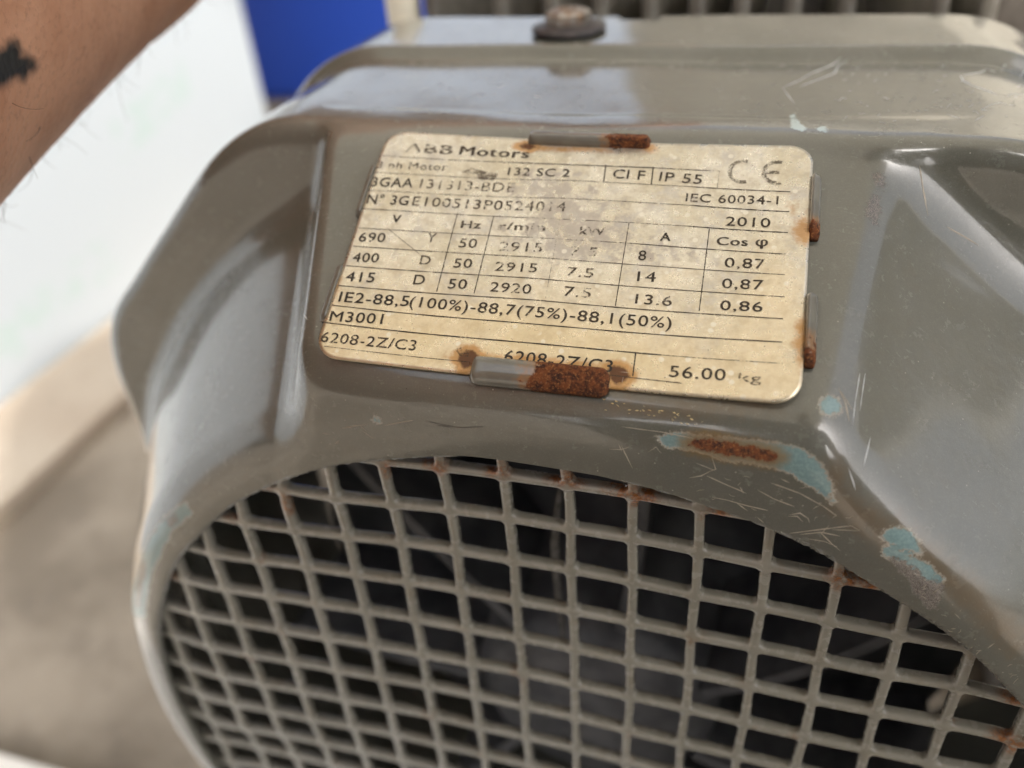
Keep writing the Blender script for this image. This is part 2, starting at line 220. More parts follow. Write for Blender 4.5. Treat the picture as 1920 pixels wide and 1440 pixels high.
TEXTS=[
('ABB',-3.035,1.750,0.0196,0.831,0.185,1,0.62),
('Motors',-2.095,1.769,0.0020,1.168,0.183,1,0.25),
('3 ph Motor',-3.404,1.361,0.0500,1.191,0.147,0,0.55),
('132 SC 2',-1.208,1.409,0.0168,0.998,0.154,0,0.20),
('Cl F',0.468,1.438,-0.0133,0.495,0.182,0,0.12),
('IP 55',1.184,1.426,-0.0460,0.644,0.180,0,0.30),
('3GAA',-3.394,0.975,0.0627,0.694,0.188,0,0.10),
('131313-BDE',-2.586,1.024,0.0328,1.549,0.186,0,0.66),
('IEC 60034-1',1.623,1.054,-0.0034,1.335,0.154,0,0.35),
('N° 3G',-3.374,0.626,0.0438,0.693,0.183,0,0.12),
('E100513P0524014',-2.620,0.662,0.0351,2.464,0.182,0,0.52),
('2010',2.241,0.636,-0.0070,0.629,0.167,0,0.25),
('V',-2.863,0.299,0.0643,0.148,0.147,1,0.05),
('Hz',-1.738,0.307,0.0568,0.322,0.144,1,0.45),
('r/min',-1.138,0.334,0.0396,0.732,0.143,1,0.50),
('kW',0.124,0.333,0.0205,0.387,0.140,1,0.50),
('A',1.329,0.298,0.0192,0.155,0.147,1,0.10),
('Cos φ',2.142,0.279,0.0209,0.718,0.144,1,0.30),
('690',-3.302,-0.117,0.0707,0.429,0.174,0,0.15),
('Y',-2.215,-0.010,0.0279,0.146,0.173,0,0.40),
('50',-1.689,-0.060,0.0579,0.285,0.171,0,0.30),
('2915',-1.049,-0.061,0.0416,0.664,0.169,0,0.55),
('7.5',0.041,-0.058,0.0072,0.407,0.166,0,0.68),
('8',1.055,-0.072,0.0307,0.116,0.173,0,0.20),
('0,87',2.285,-0.106,0.0110,0.554,0.168,0,0.35),
('400',-3.294,-0.499,0.0749,0.419,0.170,0,0.10),
('D',-2.222,-0.433,0.0440,0.169,0.168,0,0.50),
('50',-1.683,-0.437,0.0636,0.285,0.167,0,0.30),
('2915',-1.039,-0.433,0.0389,0.641,0.165,0,0.50),
('7.5',0.047,-0.432,0.0138,0.402,0.162,0,0.62),
('14',1.086,-0.436,0.0248,0.266,0.168,0,0.20),
('0,87',2.278,-0.466,0.0117,0.562,0.164,0,0.25),
('415',-3.301,-0.863,0.0717,0.457,0.176,0,0.05),
('D',-2.232,-0.796,0.0518,0.175,0.174,0,0.25),
('50',-1.683,-0.815,0.0529,0.287,0.172,0,0.20),
('2920',-1.039,-0.807,0.0215,0.623,0.170,0,0.40),
('7.5',0.065,-0.777,-0.0030,0.398,0.168,0,0.55),
('13.6',1.104,-0.814,-0.0045,0.517,0.164,0,0.35),
('0,86',2.283,-0.830,0.0130,0.568,0.160,0,0.20),
('IE2-88,5',-3.302,-1.237,0.0470,1.095,0.181,0,0.05),
('(100%)-88,7(75%)-88,1(50%)',-2.200,-1.184,0.0017,3.856,0.179,0,0.30),
('M3001',-3.342,-1.587,0.0645,0.819,0.176,0,0.12),
('6208-2Z/C3',-3.374,-1.952,0.0279,1.458,0.172,0,0.38),
('6208-2Z/C3',-0.593,-1.951,-0.0029,1.530,0.191,0,0.05),
('56.00',1.706,-1.935,0.0098,0.740,0.174,0,0.25),
('kg',2.610,-1.921,0.0135,0.298,0.130,0,0.72)]
LINES=[
(-3.365,1.628,-1.181,1.671,0.0070,0.45),
(-1.181,1.671,1.113,1.682,0.0078,0.10),
(1.113,1.682,2.072,1.659,0.0070,0.35),
(-3.388,1.272,-0.183,1.357,0.0062,0.40),
(-0.183,1.357,1.714,1.340,0.0055,0.35),
(1.714,1.340,3.116,1.288,0.0078,0.20),
(-3.421,0.894,-0.283,1.000,0.0055,0.40),
(-0.283,1.000,1.748,0.984,0.0055,0.35),
(1.748,0.984,3.120,0.923,0.0078,0.10),
(-3.416,0.519,-0.633,0.600,0.0062,0.30),
(-0.633,0.600,1.709,0.594,0.0055,0.45),
(1.709,0.594,3.119,0.549,0.0078,0.10),
(-3.367,0.141,-0.565,0.230,0.0062,0.30),
(-0.565,0.230,0.893,0.220,0.0055,0.45),
(0.893,0.220,3.106,0.172,0.0070,0.20),
(-3.350,-0.210,-0.498,-0.132,0.0070,0.25),
(-0.498,-0.132,3.112,-0.184,0.0062,0.35),
(-3.366,-0.581,-0.428,-0.512,0.0070,0.20),
(-0.428,-0.512,3.127,-0.556,0.0070,0.25),
(-3.383,-0.951,-0.358,-0.890,0.0078,0.10),
(-0.358,-0.890,3.125,-0.915,0.0078,0.20),
(-3.377,-1.310,3.132,-1.284,0.0078,0.10),
(-3.394,-1.621,1.569,-1.608,0.0086,0.08),
(1.569,-1.608,3.158,-1.610,0.0055,0.50),
(-3.286,-2.018,-1.075,-2.006,0.0062,0.45),
(0.911,-1.995,1.884,-2.015,0.0062,0.30),
(0.331,1.700,0.345,1.367,0.0094,0.05),
(1.070,1.702,1.080,1.342,0.0094,0.10),
(2.072,1.659,2.066,1.327,0.0062,0.65),
(-1.846,0.595,-1.835,-0.885,0.0070,0.15),
(-1.261,0.592,-1.259,-0.867,0.0070,0.15),
(-0.216,0.601,-0.184,-0.846,0.0055,0.70),
(0.840,0.585,0.837,-0.881,0.0070,0.25),
(2.019,0.562,2.007,-0.865,0.0070,0.10),
(1.220,-1.605,1.227,-1.982,0.0086,0.05),
(-2.882,0.171,-2.271,-0.238,0.0039,0.25)]
CE_PTS=[(2.223,1.649),(2.462,1.460),(2.434,1.865),(2.721,1.633),(3.021,1.436),(2.999,1.867),(2.872,1.667)]
PSTAIN=[(-1.614,1.412),(0.099,0.182),(-0.864,1.854),(-1.060,-2.100),(0.960,-1.962),(3.280,0.611),(3.291,-1.251),(-3.393,-1.190),(1.799,-0.313),(-1.209,-1.855),(0.980,2.112),(0.512,-1.925),(-1.037,2.069)]
SMUDGE=[(-1.962,1.419),(-1.815,1.519),(-1.625,1.467),(-1.351,1.421),(-1.411,1.285),(-1.632,1.290),(-1.825,1.363)];SMUDGE2=[(-1.335,-1.826),(-1.275,-1.775),(-1.126,-1.802),(-1.113,-1.932),(-1.242,-1.921)]
ARM=[(-11.048,8.900,-14.164,3.00),(-12.570,6.935,-8.355,3.50),(-12.689,6.755,-6.299,3.80),(-12.761,6.508,-4.149,4.10),(-12.711,6.297,-2.409,4.30),(-12.603,5.942,0.107,4.60),(-11.969,5.561,3.464,4.90)]
TATTOO=[(-8.082,5.056,-0.488),(-8.175,5.028,-0.772),(-8.198,5.095,-0.916),(-8.261,5.064,-1.136),(-8.300,4.929,-1.170),(-8.291,4.861,-1.080),(-8.392,4.778,-1.342),(-8.495,4.608,-1.570),(-8.496,4.541,-1.466),(-8.438,4.561,-1.277),(-8.430,4.470,-1.152),(-8.338,4.587,-0.961),(-8.287,4.592,-0.780),(-8.203,4.603,-0.530),(-8.123,4.621,-0.292),(-7.990,4.808,-0.023),(-7.988,5.051,-0.173)]
U = 0.01                                  # one grille pitch = 1 cm
for o in list(bpy.data.objects): bpy.data.objects.remove(o)
S = bpy.context.scene
GROUND = -23.0
def W(x, y, z): return Vector((x*U, -z*U, (y-GROUND)*U))     # motor axes -> world

# ---------------------------------------------------------------- camera
cam = bpy.data.cameras.new('camera'); co = bpy.data.objects.new('camera', cam); S.collection.objects.link(co)
def wdir(d): return Vector((d[0], -d[2], d[1]))
right = wdir(CAM_R[0]); up = -wdir(CAM_R[1]); back = -wdir(CAM_R[2])
M = Matrix((right, up, back)).transposed().to_4x4(); M.translation = W(*CAM_C)
co.matrix_world = M
cam.sensor_width = 36; cam.lens = CAM_F/1920*36
cam.clip_start = 0.005; cam.clip_end = 200
cam.dof.use_dof = True; cam.dof.focus_distance = 0.122; cam.dof.aperture_fstop = 10.0
S.camera = co
# ---------------------------------------------------------------- sky, sun, exposure
SUN = Vector((0.40, -0.62, 0.67)).normalized()
world = bpy.data.worlds.new('World'); S.world = world; world.use_nodes = True
nt = world.node_tree; nt.nodes.clear()
sky = nt.nodes.new('ShaderNodeTexSky'); sky.sky_type = 'NISHITA'; sky.sun_disc = False
sky.sun_elevation = math.asin(SUN.z); sky.sun_rotation = math.atan2(SUN.x, SUN.y)
sky.air_density = 0.7; sky.dust_density = 6
bg = nt.nodes.new('ShaderNodeBackground'); bg.inputs[1].default_value = 0.115
hs = nt.nodes.new('ShaderNodeHueSaturation'); hs.inputs['Saturation'].default_value = 0.38     # thin high cloud: a paler sky
nt.links.new(sky.outputs[0], hs.inputs['Color'])
wo = nt.nodes.new('ShaderNodeOutputWorld'); nt.links.new(hs.outputs[0], bg.inputs[0]); nt.links.new(bg.outputs[0], wo.inputs[0])
sl = bpy.data.lights.new('sun', 'SUN'); sl.energy = 1.6; sl.angle = math.radians(1.5); sl.color = (1, .93, .83)
so = bpy.data.objects.new('sun', sl); S.collection.objects.link(so)
so.rotation_euler = SUN.to_track_quat('Z', 'Y').to_euler(); so.location = (0.5, -0.5, 2)
S.view_settings.view_transform = 'Standard'; S.view_settings.look = 'None'
S.view_settings.exposure = 1.55; S.view_settings.gamma = 1

# ---------------------------------------------------------------- helpers
class N:
    """small node-graph writer"""
    def __init__(s, name):
        s.m = bpy.data.materials.new(name); s.m.use_nodes = True; s.t = s.m.node_tree; s.t.nodes.clear()
        s.out = s.t.nodes.new('ShaderNodeOutputMaterial'); s.b = s.n('ShaderNodeBsdfPrincipled')
        s.l(s.b.outputs[0], s.out.inputs[0])
        tc = s.n('ShaderNodeTexCoord'); mp = s.n('ShaderNodeVectorMath'); mp.operation = 'SCALE'; mp.inputs['Scale'].default_value = 1/U
        s.l(tc.outputs['Object'], mp.inputs[0]); s.co = mp.outputs[0]
    def n(s, t): return s.t.nodes.new(t)
    def l(s, a, b): s.t.links.new(a, b)
    def put(s, v, sock):
        if isinstance(v, bpy.types.NodeSocket): s.l(v, sock)
        else:
            if sock.type == 'RGBA' and hasattr(v, '__len__') and len(v) == 3: v = (*v, 1)
            sock.default_value = v
    def noise(s, scale, detail=3, rough=.55, vec=None, stretch=None, dist=0):
        t = s.n('ShaderNodeTexNoise'); t.inputs['Scale'].default_value = scale; t.inputs['Detail'].default_value = detail
        t.inputs['Roughness'].default_value = rough; t.inputs['Distortion'].default_value = dist
        v = vec or s.co
        if stretch:
            m = s.n('ShaderNodeMapping'); m.inputs['Scale'].default_value = stretch[:3]
            if len(stretch) > 3: m.inputs['Rotation'].default_value = stretch[3:]
            s.l(v, m.inputs[0]); v = m.outputs[0]
        s.l(v, t.inputs['Vector']); return t.outputs[0]
    def voro(s, scale, feat='F1', vec=None):
        t = s.n('ShaderNodeTexVoronoi'); t.feature = feat; t.inputs['Scale'].default_value = scale; s.l(vec or s.co, t.inputs['Vector']); return t.outputs['Distance']
    def math(s, op, a, b=0.0, c=None):
        t = s.n('ShaderNodeMath'); t.operation = op; s.put(a, t.inputs[0]); s.put(b, t.inputs[1])
        if c is not None: s.put(c, t.inputs[2])
        return t.outputs[0]
    def ramp(s, v, a, b, lo=0.0, hi=1.0):
        t = s.n('ShaderNodeMapRange'); t.inputs[1].default_value = a; t.inputs[2].default_value = b; t.inputs[3].default_value = lo; t.inputs[4].default_value = hi
        t.interpolation_type = 'SMOOTHSTEP'; s.put(v, t.inputs[0]); return t.outputs[0]
    def mix(s, f, a, b):
        t = s.n('ShaderNodeMix'); t.data_type = 'RGBA'; s.put(f, t.inputs[0]); s.put(a, t.inputs[6]); s.put(b, t.inputs[7]); return t.outputs[2]
    def fmix(s, f, a, b):
        t = s.n('ShaderNodeMix'); s.put(f, t.inputs[0]); s.put(a, t.inputs[2]); s.put(b, t.inputs[3]); return t.outputs[0]
    def attr(s, name):
        t = s.n('ShaderNodeAttribute'); t.attribute_name = name; return t.outputs['Fac']
    def bump(s, h, strength, dist=0.1, prev=None):
        t = s.n('ShaderNodeBump'); t.inputs['Strength'].default_value = strength; t.inputs['Distance'].default_value = dist*U; s.put(h, t.inputs['Height'])
        if prev: s.l(prev, t.inputs['Normal'])
        return t.outputs[0]
    def set(s, **k):
        names = {'color': 'Base Color', 'rough': 'Roughness', 'metal': 'Metallic', 'normal': 'Normal', 'alpha': 'Alpha', 'coat': 'Coat Weight', 'coatr': 'Coat Roughness', 'spec': 'Specular IOR Level', 'sss': 'Subsurface Weight'}
        for a, v in k.items(): s.put(v, s.b.inputs[names[a]])
        return s.m

def mesh(name, verts, faces, mat, parent=None, smooth=True, loc=None, kind=None, scale=U):
    me = bpy.data.meshes.new(name)
    v = np.asarray(verts, float)*scale
    me.from_pydata(v.tolist(), [], faces if isinstance(faces, list) else faces.tolist())
    me.polygons.foreach_set('use_smooth', [smooth]*len(me.polygons))
    me.materials.append(mat); me.update()
    return link(name, me, parent, loc, kind)
def link(name, me, parent=None, loc=None, kind=None):
    o = bpy.data.objects.new(name, me); S.collection.objects.link(o)
    if parent: o.parent = parent
    if loc is not None: o.location = loc
    if kind: o['kind'] = kind
    return o
def tag(o, label, cat=None, group=None):
    o['label'] = label
    if cat: o['category'] = cat
    if group: o['group'] = group
    return o
def box(c, s, rot=0, bev=0.0, seg=2):
    """bevelled box as (verts, faces); c centre, s full size"""
    bm = bmesh.new(); bmesh.ops.create_cube(bm, size=1)
    for v in bm.verts: v.co = Vector((v.co.x*s[0], v.co.y*s[1], v.co.z*s[2]))
    if bev: bmesh.ops.bevel(bm, geom=bm.edges[:], offset=bev, segments=seg, profile=.5, affect='EDGES')
    R = Matrix.Rotation(rot, 3, 'Y') if rot else Matrix.Identity(3)
    vs = [tuple(R @ v.co + Vector(c)) for v in bm.verts]; bm.verts.index_update()
    fs = [[v.index for v in f.verts] for f in bm.faces]; bm.free(); return vs, fs
def join(parts):
    V, F = [], []
    for v, f in parts:
        n = len(V); V += list(v); F += [[i+n for i in q] for q in f]
    return V, F
def lathe(prof, n, c=(0, 0, 0), axis='z', a0=0, cap=True):
    V, F = [], []
    for r, h in prof:
        for k in range(n):
            a = a0+2*math.pi*k/n; p = (r*math.cos(a), r*math.sin(a), h)
            if axis == 'y': p = (p[0], p[2], -p[1])
            V.append((p[0]+c[0], p[1]+c[1], p[2]+c[2]))
    for j in range(len(prof)-1):
        for k in range(n):
            a = j*n+k; b = j*n+(k+1) % n; F.append([a, b, b+n, a+n])
    if cap: F.append(list(range(n))[::-1]); F.append([len(V)-n+k for k in range(n)])
    return V, F
def tube(path, rads, n=12, cap=True):
    P = [Vector(p) for p in path]; V, F = [], []
    ref = Vector((0.3, 0.9, 0.2))
    for i, p in enumerate(P):
        t = (P[min(i+1, len(P)-1)]-P[max(i-1, 0)]).normalized(); a = t.cross(ref).normalized(); b = t.cross(a)
        r = rads[i] if hasattr(rads, '__len__') else rads
        for k in range(n):
            q = 2*math.pi*k/n; V.append(tuple(p+a*(r*math.cos(q))+b*(r*math.sin(q))))
    for i in range(len(P)-1):
        for k in range(n):
            F.append([i*n+k, i*n+(k+1) % n, (i+1)*n+(k+1) % n, (i+1)*n+k])
    if cap: F.append(list(range(n))[::-1]); F.append([len(V)-n+k for k in range(n)])
    return V, F
def inpoly(px, py, poly):
    """signed distance to a 2-D polygon, positive inside"""
    px = np.asarray(px); py = np.asarray(py); d = np.full(px.shape, 1e9); ins = np.zeros(px.shape, bool)
    n = len(poly)
    for i in range(n):
        ax, ay = poly[i]; bx, by = poly[(i+1) % n]; ex, ey = bx-ax, by-ay
        t = np.clip(((px-ax)*ex+(py-ay)*ey)/(ex*ex+ey*ey+1e-12), 0, 1)
        d = np.minimum(d, np.hypot(px-ax-t*ex, py-ay-t*ey))
        c = ((ay > py) != (by > py)) & (px < (bx-ax)*(py-ay)/((by-ay) if abs(by-ay) > 1e-9 else 1e-9)+ax)
        ins ^= c
    return np.where(ins, d, -d)
def patchdist(V, poly, reach=1.2):
    """signed distance of surface points to a closed outline lying on the surface"""
    P = np.array(poly); c = P.mean(0); u, s, vt = np.linalg.svd(P-c)
    q = V-c; a = q@vt[0]; b = q@vt[1]; h = np.abs(q@vt[2])
    d = inpoly(a, b, [((p-c)@vt[0], (p-c)@vt[1]) for p in P])
    lim = np.abs((P-c)@vt[2]).max()+0.8
    return np.where(h > lim, -9.0, d)

# ---------------------------------------------------------------- materials
def rust_color(g):
    a = g.noise(9, 5, .7); b = g.noise(30, 3, .6)
    c = g.mix(g.ramp(a, .36, .62), (.04, .014, .009), (.20, .062, .018))
    return g.mix(g.ramp(b, .5, .72), c, (.38, .16, .05))
def make_paint():
    g = N('grey_enamel_paint')
    wob = g.noise(5, 4, .65); fine = g.noise(26, 4, .65); tiny = g.noise(90, 2, .6)
    base = g.mix(g.ramp(g.noise(.35, 3), .35, .65), (.128, .130, .107), (.152, .153, .130))
    base = g.mix(g.math('MULTIPLY', g.ramp(g.noise(2.6, 5, .65), .5, .75), .22), base, (.15, .13, .09))
    base = g.mix(g.math('MULTIPLY', g.ramp(g.noise(48, 3, .7), .45, .75), .35), base, (.24, .235, .20))
    base = g.mix(g.math('MULTIPLY', g.ramp(g.noise(8, 6, .75), .52, .78), .35), base, (.27, .26, .22))
    # light and dark specks in the paint
    sp = g.math('MULTIPLY', g.ramp(g.voro(5.5), .045, .075, 1, 0), g.ramp(g.noise(.8, 2), .44, .58))
    base = g.mix(g.math('MULTIPLY', sp, .8), base, (.5, .48, .42))
    sp2 = g.math('MULTIPLY', g.ramp(g.voro(4.3), .03, .05, 1, 0), g.ramp(g.noise(.9, 2, .5, None, (1, 1, 1, .4, .2, .9)), .48, .6))
    base = g.mix(g.math('MULTIPLY', sp2, .85), base, (.05, .04, .03))
    # brown grime
    st = g.math('ADD', g.attr('stain'), g.math('MULTIPLY', g.math('SUBTRACT', wob, .5), .5))
    base = g.mix(g.math('MULTIPLY', g.ramp(st, -.25, .2), .6), base, (.19, .135, .08))
    j = g.math('MULTIPLY', g.math('SUBTRACT', fine, .5), .16); jw = g.math('MULTIPLY', g.math('SUBTRACT', wob, .5), .16)
    jj = g.math('ADD', j, jw)
    blue = g.math('ADD', g.attr('blue'), jj); mb = g.ramp(blue, -.02, .01)
    bc = g.mix(g.ramp(fine, .4, .65), (.17, .275, .28), (.24, .36, .365))
    edge = g.math('MULTIPLY', g.ramp(blue, -.05, -.015), g.ramp(blue, -.01, .012, 1, 0))
    base = g.mix(g.math('MULTIPLY', edge, .8), base, (.5, .46, .38))
    base = g.mix(mb, base, bc)
    rust = g.math('ADD', g.attr('rust'), jj)
    base = g.mix(g.math('MULTIPLY', g.ramp(rust, -.2, .0), .8), base, (.24, .14, .035))
    mr = g.ramp(rust, -.02, .02); base = g.mix(mr, base, rust_color(g))
    bare = g.math('ADD', g.attr('bare'), g.math('MULTIPLY', jj, 1.5)); mm = g.math('MULTIPLY', g.ramp(bare, -.03, .02), g.ramp(fine, .36, .5))
    base = g.mix(mm, base, g.mix(g.ramp(tiny, .4, .6), (.05, .04, .035), (.36, .32, .28)))
    fl = g.math('ADD', g.attr('flake'), j); mf = g.ramp(fl, -.02, .01); base = g.mix(mf, base, (.5, .62, .62))
    h = g.math('SUBTRACT', g.math('MULTIPLY', g.ramp(blue, -.04, .02), -.6), g.math('MULTIPLY', mr, .3))
    h = g.math('ADD', h, g.math('MULTIPLY', g.math('MULTIPLY', mr, fine), 1.3))
    h = g.math('SUBTRACT', h, g.math('MULTIPLY', mm, g.math('ADD', tiny, .4)))
    n1 = g.bump(h, .5, .06)
    n2 = g.bump(g.noise(1.5, 2, .5), .10, .12, n1)
    n3 = g.bump(g.noise(10, 3, .6), .11, .03, n2)
    n4 = g.bump(g.math('ADD', sp, g.math('MULTIPLY', g.noise(45, 2), .4)), .12, .03, n3)
    rough = g.fmix(g.ramp(g.noise(3.2, 5, .7), .42, .72), .15, .31)
    rough = g.fmix(g.ramp(g.noise(6, 4, .7, None, (1, 1, 6)), .56, .78), rough, .42)
    rough = g.fmix(mb, rough, .5); rough = g.fmix(mr, rough, .9)
    g.set(color=base, rough=rough, normal=n4, coat=g.fmix(mr, .9, 0), coatr=.06, spec=.6)
    return g.m
PAINT = make_paint()

def make_grille_paint():
    g = N('grille_enamel_paint')
    fine = g.noise(20, 4, .65); big = g.noise(1.6, 4, .6)
    base = g.mix(g.ramp(g.noise(.5, 3), .35, .65), (.26, .252, .21), (.31, .30, .255))
    base = g.mix(g.math('MULTIPLY', g.ramp(big, .5, .72), .3), base, (.22, .17, .10))
    mask = None
    for (x, y, z, r) in GRUST:
        v = g.n('ShaderNodeVectorMath'); v.operation = 'DISTANCE'; g.l(g.co, v.inputs[0]); v.inputs[1].default_value = (x, y, z+.02)
        m = g.ramp(v.outputs['Value'], r*.25, r*1.05, 1, 0)
        mask = m if mask is None else g.math('MAXIMUM', mask, m)
    m = g.math('MULTIPLY', mask, g.ramp(g.noise(7, 4, .7), .30, .6))
    base = g.mix(m, base, g.mix(g.ramp(fine, .4, .65), (.33, .12, .025), (.13, .045, .015)))
    # rust creeping from the corners of some openings
    spots = g.math('MULTIPLY', g.ramp(g.noise(1.0, 3, .6, None, (1, 1, 1, .3, .5, .7)), .60, .72), g.attr('corner'))
    spots = g.math('MULTIPLY', spots, g.ramp(fine, .35, .55))
    base = g.mix(g.math('MULTIPLY', spots, .85), base, (.22, .085, .02))
    # dirt on the inner sides of the bars
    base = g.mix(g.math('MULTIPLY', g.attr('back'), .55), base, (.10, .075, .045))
    n1 = g.bump(fine, .05, .03); n2 = g.bump(g.noise(4, 2), .10, .06, n1)
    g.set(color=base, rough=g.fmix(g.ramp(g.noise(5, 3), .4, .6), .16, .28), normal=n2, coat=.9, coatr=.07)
    return g.m
GPAINT = make_grille_paint()

def make_plate_metal():
    g = N('tarnished_aluminium')
    big = g.noise(.9, 4, .6); med = g.noise(4.5, 5, .7); fine = g.noise(22, 4, .7)
    c = g.mix(g.ramp(big, .35, .65), (.74, .69, .56), (.87, .84, .75))
    c = g.mix(g.math('MULTIPLY', g.ramp(med, .42, .7), .55), c, (.52, .45, .33))
    wn = g.math('ADD', g.attr('worn'), g.math('MULTIPLY', g.math('SUBTRACT', med, .5), 1.7))
    mw = g.ramp(wn, .5, .8); c = g.mix(g.math('MULTIPLY', mw, .7), c, (.50, .46, .44))
    gold_glare = g.ramp(g.math('ADD', g.attr('golden_glare'), g.math('MULTIPLY', g.math('SUBTRACT', big, .5), .9)), .25, .85)
    c = g.mix(g.math('MULTIPLY', gold_glare, .40), c, (.86, .66, .33))  # warm glare painted into the metal colour along with yellow tarnish
    c = g.mix(g.math('MULTIPLY', g.ramp(g.noise(2.6, 6, .75), .48, .66), g.math('MULTIPLY_ADD', gold_glare, -.5, .6)), c, (.60, .58, .56))
    blot = g.math('MULTIPLY', g.ramp(g.voro(5.2), .16, .26, 1, 0), g.ramp(g.noise(2.2, 2), .42, .6))
    c = g.mix(g.math('MULTIPLY', blot, .75), c, (.92, .89, .80))
    blot2 = g.math('MULTIPLY', g.ramp(fine, .58, .7), .45); c = g.mix(blot2, c, (.85, .80, .68))
    dk = g.math('MULTIPLY', g.ramp(g.voro(9), .05, .09, 1, 0), g.ramp(g.noise(1.3, 2), .5, .65)); c = g.mix(dk, c, (.14, .09, .05))
    r = g.math('ADD', g.attr('rusty'), g.math('MULTIPLY', g.math('SUBTRACT', med, .5), .9))
    c = g.mix(g.math('MULTIPLY', g.ramp(r, .30, .75), .8), c, (.56, .27, .05))
    c = g.mix(g.ramp(r, .85, 1.1), c, (.13, .05, .015))
    # fine scratches
    s1 = g.noise(3, 2, .5, None, (1, 14, 1, 0, 0, .5)); s2 = g.noise(3, 2, .5, None, (14, 1, 1, 0, 0, .35))
    sc = g.math('MAXIMUM', g.ramp(s1, .66, .72), g.ramp(s2, .68, .74))
    sc = g.math('MULTIPLY', sc, g.ramp(g.noise(1.2, 2), .45, .6))
    c = g.mix(g.math('MULTIPLY', sc, .4), c, (.92, .88, .78))
    n1 = g.bump(g.math('ADD', med, g.math('MULTIPLY', fine, .5)), .12, .03)
    n2 = g.bump(g.noise(.7, 2), .25, .12, n1)
    rough = g.fmix(g.ramp(med, .35, .65), .24, .44)
    g.set(color=c, rough=rough, metal=g.fmix(g.ramp(r, .3, .8), .74, .05), normal=n2)
    return g.m
PLATE = make_plate_metal()

def make_ink():
    g = N('worn_ink')
    oi = g.n('ShaderNodeObjectInfo'); w = g.n('ShaderNodeSeparateColor'); g.l(oi.outputs['Color'], w.inputs[0]); wear = w.outputs[0]
    a = g.noise(7, 5, .72); b = g.noise(38, 3, .65)
    v = g.math('ADD', g.math('MULTIPLY', a, .6), g.math('MULTIPLY', b, .4))
    th = g.math('MULTIPLY_ADD', wear, .17, .37)
    dd = g.n('ShaderNodeVectorMath'); dd.operation = 'DISTANCE'; mp = g.n('ShaderNodeMapping'); mp.inputs['Scale'].default_value = (.55, .9, 1); g.l(g.co, mp.inputs[0]); g.l(mp.outputs[0], dd.inputs[0]); dd.inputs[1].default_value = (0.0, .45, 0)
    th = g.math('ADD', th, g.ramp(dd.outputs['Value'], .15, .95, .045, 0)); m = g.math('SUBTRACT', v, th)
    al = g.ramp(m, -.05, .05, 0, 1)
    al = g.math('MULTIPLY', al, g.math('MULTIPLY_ADD', wear, -.5, .98))
    col = g.mix(wear, (.022, .016, .012), (.14, .10, .06))
    g.set(color=col, rough=.5, alpha=al); return g.m
INK = make_ink()

def make_rust():
    g = N('flaking_rust'); c = rust_color(g)
    g.set(color=c, rough=.9, normal=g.bump(g.noise(14, 5, .75), .9, .08)); return g.m
RUST = make_rust()
def make_tab():
    g = N('tab_enamel_paint')
    r = g.math('ADD', g.attr('rusty'), g.math('MULTIPLY', g.math('SUBTRACT', g.noise(2.6, 5, .75), .5), 1.2))
    base = g.mix(g.ramp(g.noise(2, 3), .4, .6), (.16, .155, .13), (.19, .185, .155))
    base = g.mix(g.math('MULTIPLY', g.ramp(r, -.3, 0), .65), base, (.34, .16, .05))
    mr = g.ramp(r, -.02, .02); base = g.mix(mr, base, rust_color(g))
    n = g.bump(g.math('MULTIPLY', mr, g.noise(16, 5, .75)), .6, .06); n = g.bump(g.noise(3, 3), .2, .06, n)
    g.set(color=base, rough=g.fmix(mr, .16, .92), normal=n, coat=g.fmix(mr, .9, 0), coatr=.05); return g.m
TABM = make_tab()

def simple(name, col, rough=.5, col2=None, scale=2, metal=0, bump=.1, bs=None, detail=4, lo=.35, hi=.65, **k):
    g = N(name); n = g.noise(scale, detail, .6)
    c = g.mix(g.ramp(n, lo, hi), col, col2 or tuple(x*1.15 for x in col))
    g.set(color=c, rough=rough, metal=metal, normal=g.bump(g.noise(bs or scale*5, 3), bump, .1), **k); return g.m
SCR = [simple('scratch_pale', (.38, .34, .27), .5, (.46, .41, .33), 8), simple('scratch_bright', (.62, .64, .64), .35, (.5, .52, .53), 8), simple('scratch_dark', (.09, .085, .075), .6, (.13, .12, .1), 8), simple('fleck_yellow', (.82, .64, .30), .35, (.9, .76, .45), 8, metal=.5)]
DARK = simple('dark_fan_plastic', (.07, .074, .082), .4, (.14, .142, .15), .9)
CAST = simple('grey_cast_iron', (.07, .06, .05), .5, (.035, .028, .022), 1.2, bump=.4)
FINM = simple('grey_fin_paint', (.16, .15, .125), .3, (.09, .08, .065), 1.0, bump=.3)
SHIELD = simple('rusty_end_shield', (.06, .06, .066), .6, (.19, .09, .05), .7, bump=.5, lo=.5, hi=.62)
STEEL = simple('old_zinc', (.42, .40, .36), .35, (.24, .15, .09), 2.5, metal=.7, bump=.4)
WASH = simple('dark_washer', (.035, .032, .035), .4, (.08, .07, .07), 3, metal=.3)

# ---------------------------------------------------------------- fan cover: implicit sheet-metal form
CX, CY = -0.25, -9.7                     # axis of the fan cover
PN = np.array([0.0386, 0.8870, 0.4590]); PN = PN/np.linalg.norm(PN)
PD = 0.708                               # plane of the sloping pad under the nameplate

def smax(a, b, k):
    h = np.maximum(k-np.abs(a-b), 0.0)
    return np.maximum(a, b)+h*h/(4*k)

def smin(a, b, k):
    h = np.maximum(k-np.abs(a-b), 0.0)
    return np.minimum(a, b)-h*h/(4*k)

